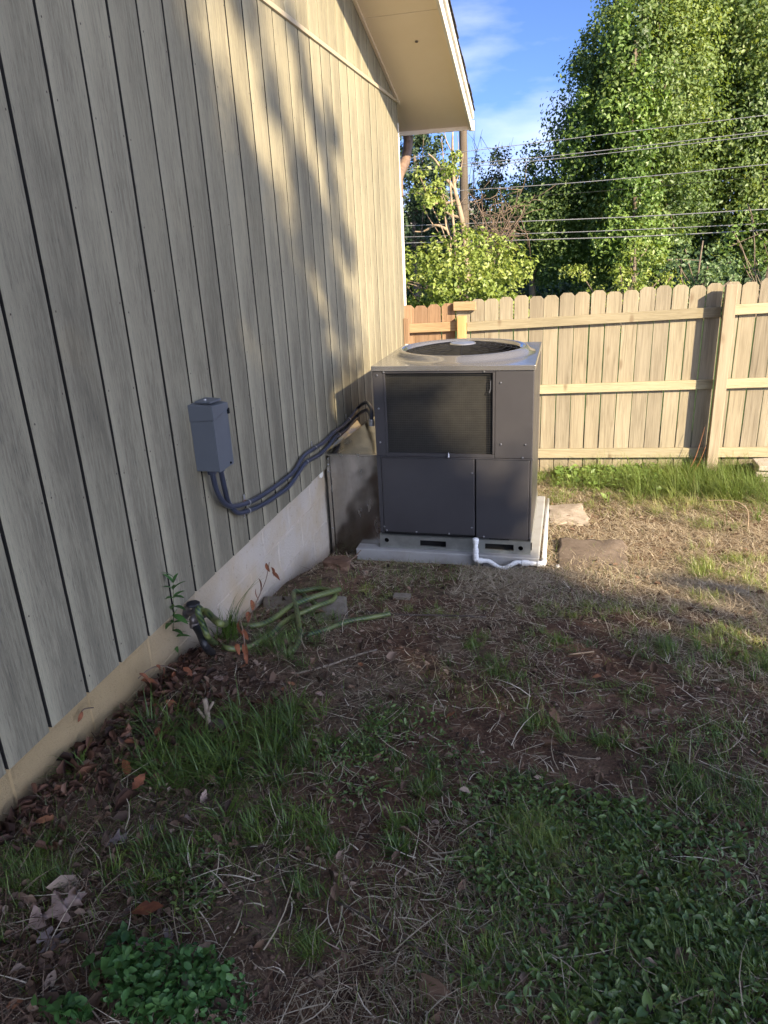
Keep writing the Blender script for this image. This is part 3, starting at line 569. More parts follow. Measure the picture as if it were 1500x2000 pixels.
for P, yb, xb, lb in ((CU, 2.885, -1.555, 'upper grey flexible conduit running along the siding to the unit'), (CL, 2.93, -1.535, 'lower grey flexible conduit sagging beneath the other one')):
    q = cpath(P, yb, xb); root = empty('flexible_conduit', q[4], lb, 'conduit')
    MB().tube(smooth_path(q, 6), .0128, 10).build('tube', 'conduit_grey', root, smooth=True)
    MB().tube([q[0]+np.array([0, 0, .0]), q[0]-np.array([0, 0, .035])], .021, 10).build('fitting', 'conduit_grey', root)
    MB().tube([q[-1]+np.array([0, 0, .02]), q[-1]-np.array([0, 0, .02])], .020, 10).build('fitting', 'strap_metal', root)
    sp2 = smooth_path(q, 6)
    for i0 in ((4*6, 9*6-3, 12*6-2) if P is CU else (4*6, 9*6, 13*6-4)):
        c = sp2[i0]; t = sp2[i0+1]-sp2[i0-1]; t = t/np.linalg.norm(t)
        st = MB().tube([c-t*.007, c+t*.007], .0172, 12, False)
        up_ = np.array([0, -t[2], t[1]]); dn = up_ if P is CU else up_*-1; dn = -dn if P is CL and False else dn
        e = c-np.array([.012, 0, 0])
        st.box(tuple(np.minimum(e+dn*.012-np.array([.008, .007, .004]), e+dn*.04+np.array([-.006, .007, .004]))), tuple(np.maximum(e+dn*.012-np.array([.008, .007, .004]), e+dn*.04+np.array([-.006, .007, .004]))))
        st.build('strap', 'strap_metal', root)
MB().tube([onx(476, 979, XW+.001), onx(476, 979, XW+.001)+np.array([.012, 0, 0])], .009, 8).build('wall_anchor', 'leaf_orange', None, label='small red wall anchor in the siding above the conduit strap', cat='anchor')
# ================================================================== PVC DRAIN
dr = empty('drain_pipe', (-.545, 4.49, -2.06), 'white plastic condensate drain pipe with a trap bend by the pad corner', 'drain pipe')
PR = .0155; yD = 4.50
zd = -2.036
MB().tube([(-.545, yD, -1.885), (-.545, yD, zd+.015)], PR, 12).build('stub_pipe', 'pvc_white', dr, smooth=True)
for za, zb2 in ((-1.915, -1.88), (-1.985, -1.955), (-2.035, -1.99)):
    MB().tube([(-.545, yD, za), (-.545, yD, zb2)], PR+.0045, 12).build('coupling', 'pvc_white', dr, smooth=False, bevel=.001)
MB().lathe((-.545, yD, -1.884), [(.0001, .008), (.012, .006), (.0205, .0), (.0205, -.01)], 12).build('cap', 'pvc_white', dr, smooth=True)
tr = smooth_path([(-.545, yD, zd+.02), (-.545, yD-.0, zd), (-.515, yD, zd-.005), (-.46, yD, zd-.005), (-.42, yD-.012, zd-.022), (-.385, yD-.02, zd-.040), (-.345, yD-.02, zd-.040), (-.31, yD-.012, zd-.022), (-.275, yD, zd-.004), (-.23, yD, zd-.004)], 6)
MB().tube(tr, PR, 12).build('trap', 'pvc_white', dr, smooth=True)
MB().tube([(-.24, yD, zd-.004), (-.10, yD, zd-.004)], PR, 12).build('run_pipe', 'pvc_white', dr, smooth=True)
MB().tube([(-.235, yD, zd-.004), (-.19, yD, zd-.004)], PR+.005, 12).build('coupling', 'pvc_white', dr)
MB().tube([(-.53, yD, zd-.005), (-.50, yD, zd-.005)], PR+.005, 12).build('coupling', 'pvc_white', dr)
MB().tube(smooth_path([(-.135, yD, zd-.004), (-.105, yD, zd-.004), (-.095, yD+.008, zd-.002), (-.094, yD+.045, zd)], 4), PR+.005, 12).build('elbow', 'pvc_white', dr, smooth=True)
pe = onx(1064, 945, -.120); pe = np.array([-.11, 6.05, float(gz(-.11, 6.05))+.05])
MB().tube([(-.094, yD+.04, zd), (-.10, 5.2, -2.055), tuple(pe)], PR, 12).build('run_pipe', 'pvc_white', dr, smooth=True)
# ================================================================== FENCE
FX, FY, FTH, FZ, FS = -.932, 7.331, -.0525, -.545, .042
fd = np.array([math.cos(FTH), math.sin(FTH), 0]); fn = np.array([-math.sin(FTH), math.cos(FTH), 0])
def fp(u, dn, z): p = np.array([FX, FY, 0])+fd*u+fn*dn; return (p[0], p[1], z)
fence = empty('wooden_fence', fp(1, 0, -2.25), 'weathered wooden privacy fence of dog-eared pickets across the yard end', 'fence')
def fbox(m, u0, u1, d0, d1, za, zb2, s0=0., s1=None):
    s1 = s0 if s1 is None else s1
    return m.hexa([fp(u0, d0, za+s0*u0), fp(u1, d0, za+s0*u1), fp(u1, d1, za+s0*u1), fp(u0, d1, za+s0*u0), fp(u0, d0, zb2+s1*u0), fp(u1, d0, zb2+s1*u1), fp(u1, d1, zb2+s1*u1), fp(u0, d1, zb2+s1*u0)])
PW = .142
def picket(u, w, top, old):
    c = .030; zb2 = top-1.79+rnd.uniform(-.03, .02); t = rnd.uniform(-.004, .004); o = rnd.uniform(-.002, .004); ln = rnd.uniform(-.004, .004)
    poly = [(u, zb2), (u+w, zb2), (u+w+ln, top-c), (u+w-c+ln, top), (u+c+ln, top), (u+ln, top-c)]
    P = [fp(a, o, z) for a, z in poly]; off = fn*.016
    MB().prism(P, off).build('picket', 'old_picket_wood' if old else 'picket_wood', fence, bevel=.0015, seg=1)
for k in range(-5, 34):
    old = k <= -2
    u = k*PW + (-.005 if old else 0); top = FZ+FS*k*PW+rnd.uniform(-.013, .013)-(.02 if old else 0)
    picket(u, PW-rnd.uniform(.005, .013), top, old)
UPOST = [(-.115, 'new_post_wood', -.675, .082), (2.262, 'post_wood', FZ+FS*2.3+.0, .095), (4.66, 'post_wood', FZ+FS*4.7, .095)]
for u, mt, zt, w in UPOST:
    P = MB(); d1 = -.075; d0 = d1-w
    if mt == 'new_post_wood': d1 = -.03; d0 = d1-w
    fbox(P, u, u+w, d0, d1, -2.6, zt-.012); P.build('post', mt, fence, bevel=.006)
# rails (front side)
ends = [(-.72, -.117), (-.03, 2.258), (2.362, 4.655)]
for (u0, u1) in ends:
    for zr_, h in ((-.745, .088), (-1.392, .086), (-2.052, .092)):
        dz = rnd.uniform(-.008, .008); s_ = FS+rnd.uniform(-.003, .003) if u0 > 0 or u0 == -.03 else .0
        m = MB(); fbox(m, u0, u1, -.042, -.003, zr_-h+dz, zr_+dz, FS if u0 > -.5 else .03)
        m.build('rail', 'rail_wood' if u0 > -.5 else 'scrap_wood', fence, bevel=.003, seg=1)
m = MB(); fbox(m, -.16, .06, -.056, -.018, -.638, -.556); m.build('scrap_block', 'scrap_wood', fence, bevel=.003)
m = MB(); fbox(m, -.665, -.615, -.08, -.03, -2.4, -.70); m.build('end_post', 'old_picket_wood', fence, bevel=.003)
# ================================================================== STONES AND SLABS
def slabthing(name, corners, h, mat, label, cat, jag=.012, sub=5, dz=0.02):
    P = [ong(*c) for c in corners]; out = []
    for i in range(len(P)):
        a, c = P[i], P[(i+1) % len(P)]
        for j in range(sub):
            q = a+(c-a)*j/sub; q = q+np.array([rnd.uniform(-jag, jag), rnd.uniform(-jag, jag), 0]) if j else q
            out.append((q[0], q[1]))
    cx, cyy = np.mean([p[0] for p in out]), np.mean([p[1] for p in out]); zt = np.mean([p[2] for p in P])+dz
    n = len(out); vs = [(x, y, zt-h) for x, y in out]+[(x, y, zt-.006+rnd.uniform(-.004, .004)) for x, y in out]+[(cx+(x-cx)*.93, cyy+(y-cyy)*.93, zt+rnd.uniform(-.0025, .003)) for x, y in out]+[(cx, cyy, zt+.001)]
    fs = [(i, (i+1) % n, n+(i+1) % n, n+i) for i in range(n)]+[(n+i, n+(i+1) % n, 2*n+(i+1) % n, 2*n+i) for i in range(n)]+[(2*n+i, 2*n+(i+1) % n, 3*n) for i in range(n)]
    return MB().add(vs, fs).build(name, mat, None, smooth=True, label=label, cat=cat)
slabthing('stepping_stone', [(1071, 1024), (1155, 1027), (1136, 992), (1068, 996)], .09, 'pale_stone', 'pale rough stone lying in the grass right of the drain pipe', 'stone', .02, 6, dz=.03)
slabthing('stone_slab', [(1078, 1128), (1240, 1128), (1215, 1064), (1092, 1064)], .10, 'brown_slab', 'flat brown slab sunk in the dry grass before the pale stone', 'slab', .022, 6, .016)
slabthing('concrete_block', [(512, 1206), (680, 1212), (678, 1178), (516, 1176)], .16, 'grey_block', 'weathered grey concrete block half buried under the green hose', 'block', .008, 4, .018)
for i, (pc, lb) in enumerate(([[(1478, 938), (1580, 941), (1575, 925), (1480, 924)], 'lowest pale flagstone of the small stack at the right edge'], [[(1474, 925), (1580, 927), (1575, 912), (1478, 911)], 'middle flagstone of the small stack at the right edge'], [[(1472, 912), (1580, 914), (1575, 899), (1476, 899)], 'topmost flagstone of the small stack at the right edge'])):
    x0 = 1.62; y0 = 6.55-.0; z0 = float(gz(1.9, 6.6))
    b0 = ong(1474+3*(2-i), 945); zz0 = b0[2]+.005+i*.058
    poly = [(b0[0]+rnd.uniform(-.02, .02), b0[1]+.0), (b0[0]+.45, b0[1]-.02), (b0[0]+.47, b0[1]+.26), (b0[0]+.2, b0[1]+.3), (b0[0]+.03+rnd.uniform(-.02, .02), b0[1]+.25)]
    MB().prism([(x, y, zz0) for x, y in poly], (0, 0, .045)).build('flagstone', 'flag_stone', None, bevel=.008, label=lb, cat='flagstone', group='stacked flagstones at the right edge')
def clod(p, r, mat, name, label, cat, sq=.6):
    bm = bmesh.new(); bmesh.ops.create_icosphere(bm, subdivisions=2, radius=1)
    s0 = rnd.uniform(0, 50)
    for v in bm.verts:
        n = 1+.25*math.sin(3*v.co.x+s0)+.2*math.sin(4*v.co.y+s0*2)+.15*math.sin(7*v.co.z+s0); v.co = Vector((v.co.x*r*n, v.co.y*r*n, v.co.z*r*n*sq))
    me = bpy.data.meshes.new(name); bm.to_mesh(me); bm.free(); me.transform(Matrix.Translation(Vector(p)))
    return put(name, me, None, mat, label=label, cat=cat)
q = ong(660, 1108); clod(q+np.array([0, 0, .03]), .075, 'clod_earth', 'earth_clod', 'lump of red earth against the duct foot by the wall corner', 'clod')
q = ong(1090, 1113); clod(q+np.array([0, 0, .012]), .022, 'plastic_scrap', 'litter_scrap', 'small crumpled white scrap of litter left of the brown slab', 'litter', .9)
q = ong(785, 1169); MB().box((q[0]-.05, q[1]-.02, q[2]+.0), (q[0]+.05, q[1]+.03, q[2]+.022)).build('wood_chip', 'grey_block', None, bevel=.004, label='small grey chip of wood on the dirt before the pad', cat='wood chip')
# ================================================================== HOSE AND SPIGOT
def hp(x, y, h=.0): q = ong(360+x*.29333, 1080+y*.29333); return q+np.array([0, 0, h])
sg = onx(362, 1196, XW-.03)
spg = empty('hose_bib', sg, 'dark metal hose spigot sticking out of the cream foundation', 'spigot')
MB().lathe(sg, [(.0001, 0), (.030, 0), (.030, .008), (.014, .012), (.014, .085), (.0001, .085)], 12, 'x').build('body', 'brass_dark', spg, smooth=False)
MB().lathe(sg+np.array([.045, 0, .035]), [(.0001, .0), (.012, .0), (.030, .004), (.033, .010), (.030, .016), (.0001, .016)], 8).build('handle', 'handle_black', spg)
MB().tube([sg+np.array([.045, 0, .0]), sg+np.array([.045, 0, .036])], .009, 8).build('stem', 'brass_dark', spg)
def hw(x, y, xp): return onx(360+x*.29333, 1080+y*.29333, xp)
o_ = onx(378, 1212, XW+.085)
MB().tube(smooth_path([sg+np.array([.070, 0, 0]), sg+np.array([.095, .004, -.006]), o_+np.array([0, 0, .012]), o_+np.array([.002, 0, -.012])], 4), .015, 10).build('outlet', 'brass_dark', spg, smooth=True)
MB().lathe(o_+np.array([.002, 0, -.03]), [(.0001, .022), (.020, .022), (.022, .016), (.022, 0), (.0001, 0)], 12).build('coupling', 'brass_dark', spg)
spl = o_+np.array([.03, .035, .028])
MB().tube([sg+np.array([.085, .0, .0]), spl], .012, 8).build('splitter_arm', 'brass_dark', spg, smooth=True)
blk = smooth_path([o_+np.array([0, 0, -.02]), hw(100, 530, XW+.12), hw(140, 620, XW+.17), hp(190, 690, .02)], 5)
MB().tube(blk, .0165, 10).build('hose_stub', 'rubber_black', None, smooth=True, label='short black rubber hose hanging from the spigot', cat='hose')
HR = .0145
hA = [spl, hw(98, 366, XW+.14), hw(92, 395, XW+.15), hw(122, 470, XW+.16), hw(158, 560, XW+.18), hp(215, 632, .022), hp(290, 662, .022), hp(370, 665, .022), hp(440, 648, .022), hp(520, 606, .022), hp(600, 556, .025), hp(650, 508, .03), hp(720, 460, .03), hp(800, 432, .035), hp(900, 403, .05), hp(985, 372, .05), hp(1008, 335, .05), hp(985, 300, .04), hp(940, 272, .03), hp(885, 262, .025), hp(840, 275, .03), hp(780, 308, .05), hp(742, 330, .07), hp(736, 370, .07), hp(752, 440, .065), hp(768, 520, .04), hp(770, 580, .02), hp(752, 635, .018), hp(718, 675, .012)]
hB = [spl, hw(150, 394, XW+.15), hw(195, 438, XW+.2), hw(250, 474, XW+.27), hp(300, 494, .025), hp(360, 506, .022), hp(440, 512, .022), hp(520, 500, .022), hp(600, 470, .03), hp(700, 424, .055), hp(800, 394, .07), hp(900, 364, .075), hp(980, 340, .075), hp(1040, 316, .07)]
hC = [hp(690, 700, .012), hp(740, 600, .016), hp(790, 574, .018), hp(850, 561, .018), hp(950, 530, .018), hp(1080, 482, .02), hp(1180, 462, .02), hp(1280, 446, .02), hp(1372, 428, .022)]
hD = [hp(800, 318, .035), hp(830, 342, .03), hp(880, 372, .03)]
hose = empty('garden_hose', hp(440, 600), 'tangled green and yellow garden hose lying below the spigot', 'garden hose')
for i, P in enumerate((hA, hB, hC, hD)):
    pts = smooth_path(P, 8)
    MB().tube(pts, HR*(1.08 if i == 1 else .95), 10).build('hose_length', 'hose', hose, smooth=True)
# ================================================================== STICKS
def stick(P, r0, r1, mat, label, h=.008, name='stick'):
    q = [ong(*p)+np.array([0, 0, h+rnd.uniform(0, .006)]) for p in P]; q = smooth_path(q, 3); n = len(q)
    MB().tube(q, [r0+(r1-r0)*i/(n-1) for i in range(n)], 6).build(name, mat, None, smooth=True, label=label, cat='stick')
stick([(575, 1322), (640, 1303), (690, 1287), (737, 1272)], .006, .004, 'twig', 'long thin grey stick on the dirt below the hose end')
stick([(700, 1198), (780, 1203), (860, 1206), (950, 1209)], .005, .006, 'dark_twig', 'straight dark rod lying on the dirt right of the hose end')
stick([(655, 1765), (720, 1800), (800, 1848), (870, 1895), (935, 1932)], .004, .003, 'dark_twig', 'long dark twig curving across bare soil at the bottom')
stick([(365, 1930), (372, 1960), (385, 2000)], .011, .008, 'twig', 'short thick stub of branch standing in the green weeds', .03)
stick([(137, 1662), (141, 1700), (146, 1760)], .003, .0045, 'twig', 'thin upright grey twig left of the dry oak leaf pile', .01)
stick([(1165, 1298), (1240, 1225), (1255, 1265)], .0, .003, 'pale_bark', 'bent pale straw stalk in the grass right of centre', .01) if False else None
stick([(1228, 1308), (1245, 1275), (1270, 1268)], .004, .003, 'pale_bark', 'bent pale stalk lying on the grass right of centre', .008)
stick([(1110, 1282), (1160, 1276)], .004, .004, 'pale_bark', 'short pale stalk lying on dirt before the brown slab', .008)
stick([(1376, 985), (1379, 1010), (1377, 960)], .004, .004, 'pale_bark', 'x', .02) if False else None
q0 = [ong(1460, 1040)+np.array([0, 0, .01])]
a0 = ong(1459, 1040); arc = smooth_path([a0, a0+np.array([0, .02, .12]), a0+np.array([-.03, .03, .19]), a0+np.array([-.12, .06, .22]), a0+np.array([-.3, .1, .2])], 5)
MB().tube(arc, [.004-.0025*i/(len(arc)-1) for i in range(len(arc))], 6).build('dry_stalk', 'pale_bark', None, smooth=True, label='tall dry pale stalk arching over the long grass at right', cat='dry stalk')
a0 = np.array(fp(2.2, -.2, float(gz(1.26, 7.0))))
for k_, (dx, h, lb) in enumerate(((.02, .36, 'longest reddish dry stem leaning on the tall fence post'), (.06, .27, 'shorter reddish dry stem beside the tall fence post'))):
    MB().tube(smooth_path([a0+np.array([-.14+dx, 0, 0]), a0+np.array([-.06+dx, .03, h*.5]), a0+np.array([.0+dx, .06, h*1.3])], 4), [.004, .004, .0037, .0035, .003, .0025, .002, .0018, .0015], 6).build('dry_grass_stalk', 'leaf_orange', None, label=lb, cat='dry stalk')
# ================================================================== LEAF AND BLADE GENERATORS
def blades(P, h, w, az, lean, curl, tint, nseg=3, bend=None):
    n = len(P); az = np.array(az, float).copy(); h = np.broadcast_to(h, n); w = np.broadcast_to(w, n); dirv = np.stack([np.cos(az), np.sin(az), 0*az], 1); side = np.stack([-np.sin(az), np.cos(az), 0*az], 1)
    rows = []; th = np.array(lean, float).copy(); p = P.copy()
    for i in range(nseg+1):
        ww = w*(1-(i/nseg)**1.6)*.5
        if i == nseg: rows.append(p[:, None, :])
        else: rows.append(np.stack([p-side*ww[:, None], p+side*ww[:, None]], 1))
        st = h/nseg
        if bend is not None:
            dirv = np.stack([np.cos(az), np.sin(az), 0*az], 1); side = np.stack([-np.sin(az), np.cos(az), 0*az], 1); az = az+bend/nseg
        p = p+dirv*(np.sin(th)*st)[:, None]+np.array([0, 0, 1.0])*(np.cos(th)*st)[:, None]; th = th+curl/nseg
    V = np.concatenate(rows, 1); k = 2*nseg+1; base = (np.arange(n)*k)[:, None]; T = []
    for i in range(nseg):
        a = 2*i
        if i < nseg-1: T += [[a, a+1, a+3], [a, a+3, a+2]]
        else: T += [[a, a+1, a+2]]
    Fc = (base[:, :, None]+np.array(T)[None]).reshape(-1, 3)
    return V.reshape(-1, 3), Fc, np.repeat(tint, k)
def leaves(P, size, nrm, tint, asp=.6, fold=.18, rs=rng):
    """rhombus leaves folded along the midrib"""
    n = len(P); nrm = nrm/(np.linalg.norm(nrm, axis=1, keepdims=True)+1e-9); t = rs.normal(size=(n, 3)); t -= nrm*(t*nrm).sum(1, keepdims=True); t /= np.linalg.norm(t, axis=1, keepdims=True)+1e-9
    b_ = np.cross(nrm, t); s = np.broadcast_to(size, n)[:, None]
    v0 = P-t*s*.5; v2 = P+t*s*.5; v1 = P+b_*s*asp*.5-t*s*.06+nrm*s*fold; v3 = P-b_*s*asp*.5-t*s*.06+nrm*s*fold
    V = np.stack([v0, v1, v2, v3], 1).reshape(-1, 3); base = (np.arange(n)*4)[:, None]
    Fc = (base[:, :, None]+np.array([[0, 1, 2], [0, 2, 3]])[None]).reshape(-1, 3); return V, Fc, np.repeat(tint, 4)
def leaves6(P, size, nrm, tint, asp=.6, cup=.12, rs=rng):
    n = len(P); nrm = nrm/(np.linalg.norm(nrm, axis=1, keepdims=True)+1e-9); t = rs.normal(size=(n, 3)); t -= nrm*(t*nrm).sum(1, keepdims=True); t /= np.linalg.norm(t, axis=1, keepdims=True)+1e-9
    b_ = np.cross(nrm, t); s = np.broadcast_to(size, n)[:, None]; dr = nrm*s
    V = np.stack([P-t*s*.5, P-t*s*.2-b_*s*asp*.46+dr*cup, P-t*s*.2-dr*.0, P-t*s*.2+b_*s*asp*.46+dr*cup, P+t*s*.18-b_*s*asp*.40+dr*cup*.8, P+t*s*.18, P+t*s*.18+b_*s*asp*.40+dr*cup*.8, P+t*s*.5-dr*.10], 1).reshape(-1, 3)
    q = np.array([[0, 2, 1], [0, 3, 2], [1, 2, 5], [1, 5, 4], [2, 3, 6], [2, 6, 5], [4, 5, 7], [5, 6, 7]])
    return V, ((np.arange(n)*8)[:, None, None]+q[None]).reshape(-1, 3), np.repeat(tint, 8)
def join(parts):
    Vs, Fs, Ts = [], [], []; o = 0
    for V, Fc, T in parts: Vs.append(V); Fs.append(Fc+o); Ts.append(T); o += len(V)
    return np.concatenate(Vs), np.concatenate(Fs), np.concatenate(Ts)
# ================================================================== TREES
def crown_points(lobes, per, clump, rs, shell=.55):
    """lobes: (centre xyz, radius xyz) -> clump centres spread through the lobes, denser to the outside"""
    C = []; O = []
    for c, r, w in lobes:
        n = max(3, int(per*w)); d = rs.normal(size=(n, 3)); d /= np.linalg.norm(d, axis=1, keepdims=True); rad = rs.uniform(shell, 1.0, n)**.7
        p = np.array(c)+d*rad[:, None]*np.array(r); C.append(p); O.append(d)
    return np.concatenate(C), np.concatenate(O)
def foliage(C, O, nl, cr_, size, rs, droop=.4, upb=.35, rnd_=.55):
    """leaf clumps: each clump is a small drooping puff, leaves face away from its middle"""
    n = len(C); R = cr_*rs.uniform(.45, 1.35, n)
    d = rs.normal(size=(n, nl, 3)); d /= np.linalg.norm(d, axis=2, keepdims=True); rad = rs.uniform(.25, 1.0, (n, nl, 1))**.5
    P = C[:, None]+d*rad*R[:, None, None]*np.array([.85, .85, .62]); P[..., 2] -= rs.random((n, nl))**2*R[:, None]*droop*1.6
    nr = d*.75+O[:, None]*.45+np.array([0, 0, upb])+rs.normal(size=(n, nl, 3))*rnd_; ct = rs.normal(0, .12, n)+.42*(vnoise(C[:, 0]+C[:, 1]*.3, C[:, 2], 1.3, 77)-.5)
    t = np.clip(.47+ct[:, None]+rs.normal(0, .13, (n, nl)), 0, 1); s = size*rs.uniform(.6, 1.25, (n, nl))
    return leaves(P.reshape(-1, 3), s.ravel(), nr.reshape(-1, 3), t.ravel(), .62, .15, rs)
def limbs(base, tops, r0, rs, mb=None, wob=.25):
    mb = mb or MB(); base = np.array(base, float)
    for tpt, ra, rb in tops:
        a = base if not isinstance(tpt, tuple) else np.array(tpt[0]); e = tpt if not isinstance(tpt, tuple) else np.array(tpt[1]); L_ = np.linalg.norm(e-a)
        q = [a+(e-a)*t+rs.normal(0, wob*.06*L_, 3)*(0 if t in (0, 1) else 1) for t in (0, .25, .5, .75, 1)]; q = smooth_path(q, 3)
        mb.tube(q, [ra+(rb-ra)*i/(len(q)-1) for i in range(len(q))], 7)
    return mb
def pxlobes(L_, Y, squash=.9, rs=rng, dj=.6):
    out = []
    for (px, py, r) in L_:
        c = ony(px, py, Y+rs.uniform(-dj, dj)); rm = r*c[1]/F*1.03; out.append((c, (rm, rm*1.0, rm*squash), (r/60)**2))
    return out
def tree(name, label, lobes, trunk_px, Y, trunk_r, per, nl, clump, size, leaf, seed, bark='bark', nlimb=10, group=None, shell=.5, droop=.4, cat='tree', top=None):
    rs = np.random.default_rng(seed); bx = ony(trunk_px, 500, Y); base = np.array([bx[0], Y, float(gz(bx[0], Y))-.1])
    t = empty(name, base, label, cat, group); lb = pxlobes(lobes, Y, rs=rs); C, O = crown_points(lb, per, clump, rs, shell)
    C[:, 2] = np.maximum(C[:, 2], base[2]+.3)
    V, Fc, T = foliage(C, O, nl, clump, size, rs, droop); put('crown', nmesh('crown', V, Fc, leaf, T), t)
    zt = max(c[0][2] for c in lb); tp_ = np.array([base[0], Y, zt*.75]) if top is None else top
    mb = limbs(base, [(tp_, trunk_r, trunk_r*.3)], trunk_r, rs, wob=.2)
    for i in rs.choice(len(C), min(nlimb, len(C)), replace=False):
        f = rs.uniform(.25, .9); st = base+(tp_-base)*f; limbs(base, [((st, C[i]), trunk_r*.35*(1.1-f), .012)], 0, rs, mb)
    mb.build('trunk', bark, t, smooth=True); return t
tree('broadleaf_tree', 'tall vine-covered broadleaf tree nearest the open sky', [(1275, -40, 75), (1215, 15, 36), (1178, 85, 38), (1235, 90, 85), (1142, 155, 36), (1195, 180, 78), (1260, 180, 90), (1112, 235, 36), (1160, 262, 70), (1230, 280, 95), (1088, 325, 42), (1110, 350, 80), (1045, 390, 55), (1330, 250, 60), (1320, 130, 55), (1330, 380, 50), (1200, 380, 85), (1270, 350, 70), (1050, 400, 60), (1110, 440, 65), (1180, 470, 70), (1250, 450, 60), (1280, 60, 70), (1335, -20, 60), (1345, 70, 52), (1340, 150, 52)],
     1236, 24.6, .24, 13, 185, .74, .122, 'tree_leaf', 11, nlimb=26, shell=.55, droop=.6)
# vine column climbing the trunk of that tree
rs = np.random.default_rng(5)
vl = pxlobes([(1225, 60, 45), (1240, 110, 45), (1222, 150, 42), (1250, 190, 48), (1210, 220, 45), (1255, 240, 40), (1240, 290, 46), (1215, 330, 40), (1250, 370, 42), (1225, 420, 45), (1255, 440, 40), (1195, 440, 34), (1240, 480, 44), (1130, 265, 34), (1150, 200, 30)], 23.0, rs=rs, dj=.3)
C, O = crown_points(vl, 26, .3, rs, .3); V, Fc, T = foliage(C, O, 60, .40, .135, rs, .9)
vt = empty('climbing_vine', ony(1235, 545, 22.6), 'bright green climbing vine smothering the trunk of the tall tree', 'vine'); put('foliage', nmesh('f', V, Fc, 'vine_leaf', T), vt)
mb = MB(); bs = ony(1237, 560, 22.9); mb.tube(smooth_path([bs, ony(1240, 400, 22.9), ony(1232, 250, 22.9), ony(1240, 80, 22.8)], 5), .07, 6); mb.build('stem', 'bark', vt, smooth=True)
tree('broadleaf_tree', 'broad leafy tree filling the upper right corner', [(1400, -30, 100), (1350, 60, 55), (1430, 60, 90), (1500, 40, 110), (1395, 140, 80), (1480, 150, 95), (1350, 180, 60), (1420, 230, 85), (1500, 250, 90), (1360, 280, 60), (1440, 320, 75), (1510, 350, 80), (1470, 420, 60), (1390, 360, 45), (1310, 60, 50), (1320, 330, 55), (1360, -30, 70), (1345, 420, 45), (1420, 400, 50), (1530, 460, 60), (1560, 120, 80)],
     1480, 28, .30, 13, 185, .88, .14, 'tree_leaf', 12, nlimb=26, shell=.55, droop=.6)
tree('broadleaf_tree', 'feathery lighter tree sloping down to the pole side of the tall tree', [(1045, 300, 22), (1045, 345, 40), (1020, 380, 32), (1050, 420, 60), (1010, 440, 45), (1090, 480, 60), (1060, 500, 45), (1150, 520, 45), (985, 400, 40)],
     1040, 26, .14, 20, 95, .5, .11, 'tree_leaf', 13, nlimb=14)
tree('shade_sapling', 'dark bluish young tree between the pole and the feathery tree', [(965, 330, 34), (940, 370, 34), (985, 375, 36), (960, 410, 46), (925, 420, 30), (990, 440, 40)], 962, 32, .1, 22, 55, .5, .15, 'cedar_leaf', 14, nlimb=10)
tree('conifer_tree', 'green cedar standing right behind the house corner', [(800, 240, 40), (835, 265, 30), (815, 300, 48), (850, 310, 28), (800, 350, 52), (845, 355, 36), (800, 410, 55), (845, 415, 36), (790, 460, 50), (835, 455, 45)], 815, 30, .2, 34, 60, .42, .14, 'cedar_leaf', 15, nlimb=10)
tree('small_tree', 'sunlit yellow-green small tree with bare limbs beside the pole', [(838, 345, 24), (850, 375, 28), (828, 390, 24), (858, 400, 22), (880, 300, 13), (876, 330, 12), (812, 385, 18)], 905, 19, .07, 20, 36, .22, .11, 'bush_leaf', 16, 'pale_bark', nlimb=6, top=ony(878, 345, 19))
# bare limbs of that small tree as its own dead tree
bt = empty('dead_tree', ony(908, 480, 19.6), 'bare leaning tree with pale forked limbs in front of the pole', 'tree'); mb = MB(); rs = np.random.default_rng(3)
def pt(px, py, Y=19.6): return ony(px, py, Y)
for P, r0, r1 in (([(912, 560), (908, 470), (898, 410), (888, 368), (884, 300), (884, 258)], .10, .02), ([(888, 368), (868, 345), (852, 315), (836, 300)], .05, .015), ([(893, 390), (875, 396), (840, 398)], .045, .02), ([(900, 425), (880, 420), (868, 410)], .05, .02), ([(882, 470), (872, 445), (868, 410), (860, 380)], .035, .015), ([(872, 448), (850, 440), (828, 452), (808, 452)], .045, .015), ([(884, 300), (872, 275), (868, 258)], .02, .008), ([(884, 320), (895, 290), (893, 262)], .018, .006), ([(888, 360), (900, 330), (905, 300)], .02, .008), ([(868, 345), (865, 300), (862, 268)], .02, .006)):
    q = smooth_path([pt(*p) for p in P], 4); mb.tube(q, [r0+(r1-r0)*i/(len(q)-1) for i in range(len(q))], 6)
mb.build('trunk', 'pale_bark', bt, smooth=True)
def twig_shrub(name, label, base_px, pts, Y, n, seed, mat, spread=30):
    rs = np.random.default_rng(seed); r = empty(name, ony(*base_px, Y), label, 'shrub'); mb = MB()
    for i in range(n):
        b0 = ony(base_px[0]+rs.normal(0, 8), base_px[1], Y+rs.normal(0, .3)); tx, ty = pts[rs.integers(len(pts))]
        e = ony(tx+rs.normal(0, spread*.5), ty+rs.normal(0, spread*.6), Y+rs.normal(0, .6)); m_ = (b0+e)/2+rs.normal(0, .18, 3)
        q = smooth_path([b0, m_, e], 4); mb.tube(q, [.016-.012*k/(len(q)-1) for k in range(len(q))], 4)
        for _ in range(4):
            k = rs.integers(3, len(q)); e2 = q[k]+rs.normal(0, .35, 3); mb.tube([q[k], (q[k]+e2)/2+rs.normal(0, .05, 3), e2], [.008, .006, .003], 4)
    mb.build('branches', mat, r, smooth=True)
twig_shrub('bare_shrub', 'tangle of bare reddish twigs right of the pole', (955, 500), [(925, 400), (950, 385), (985, 395), (1000, 430), (960, 430), (930, 450), (1010, 400)], 18, 34, 4, 'dry_twig')
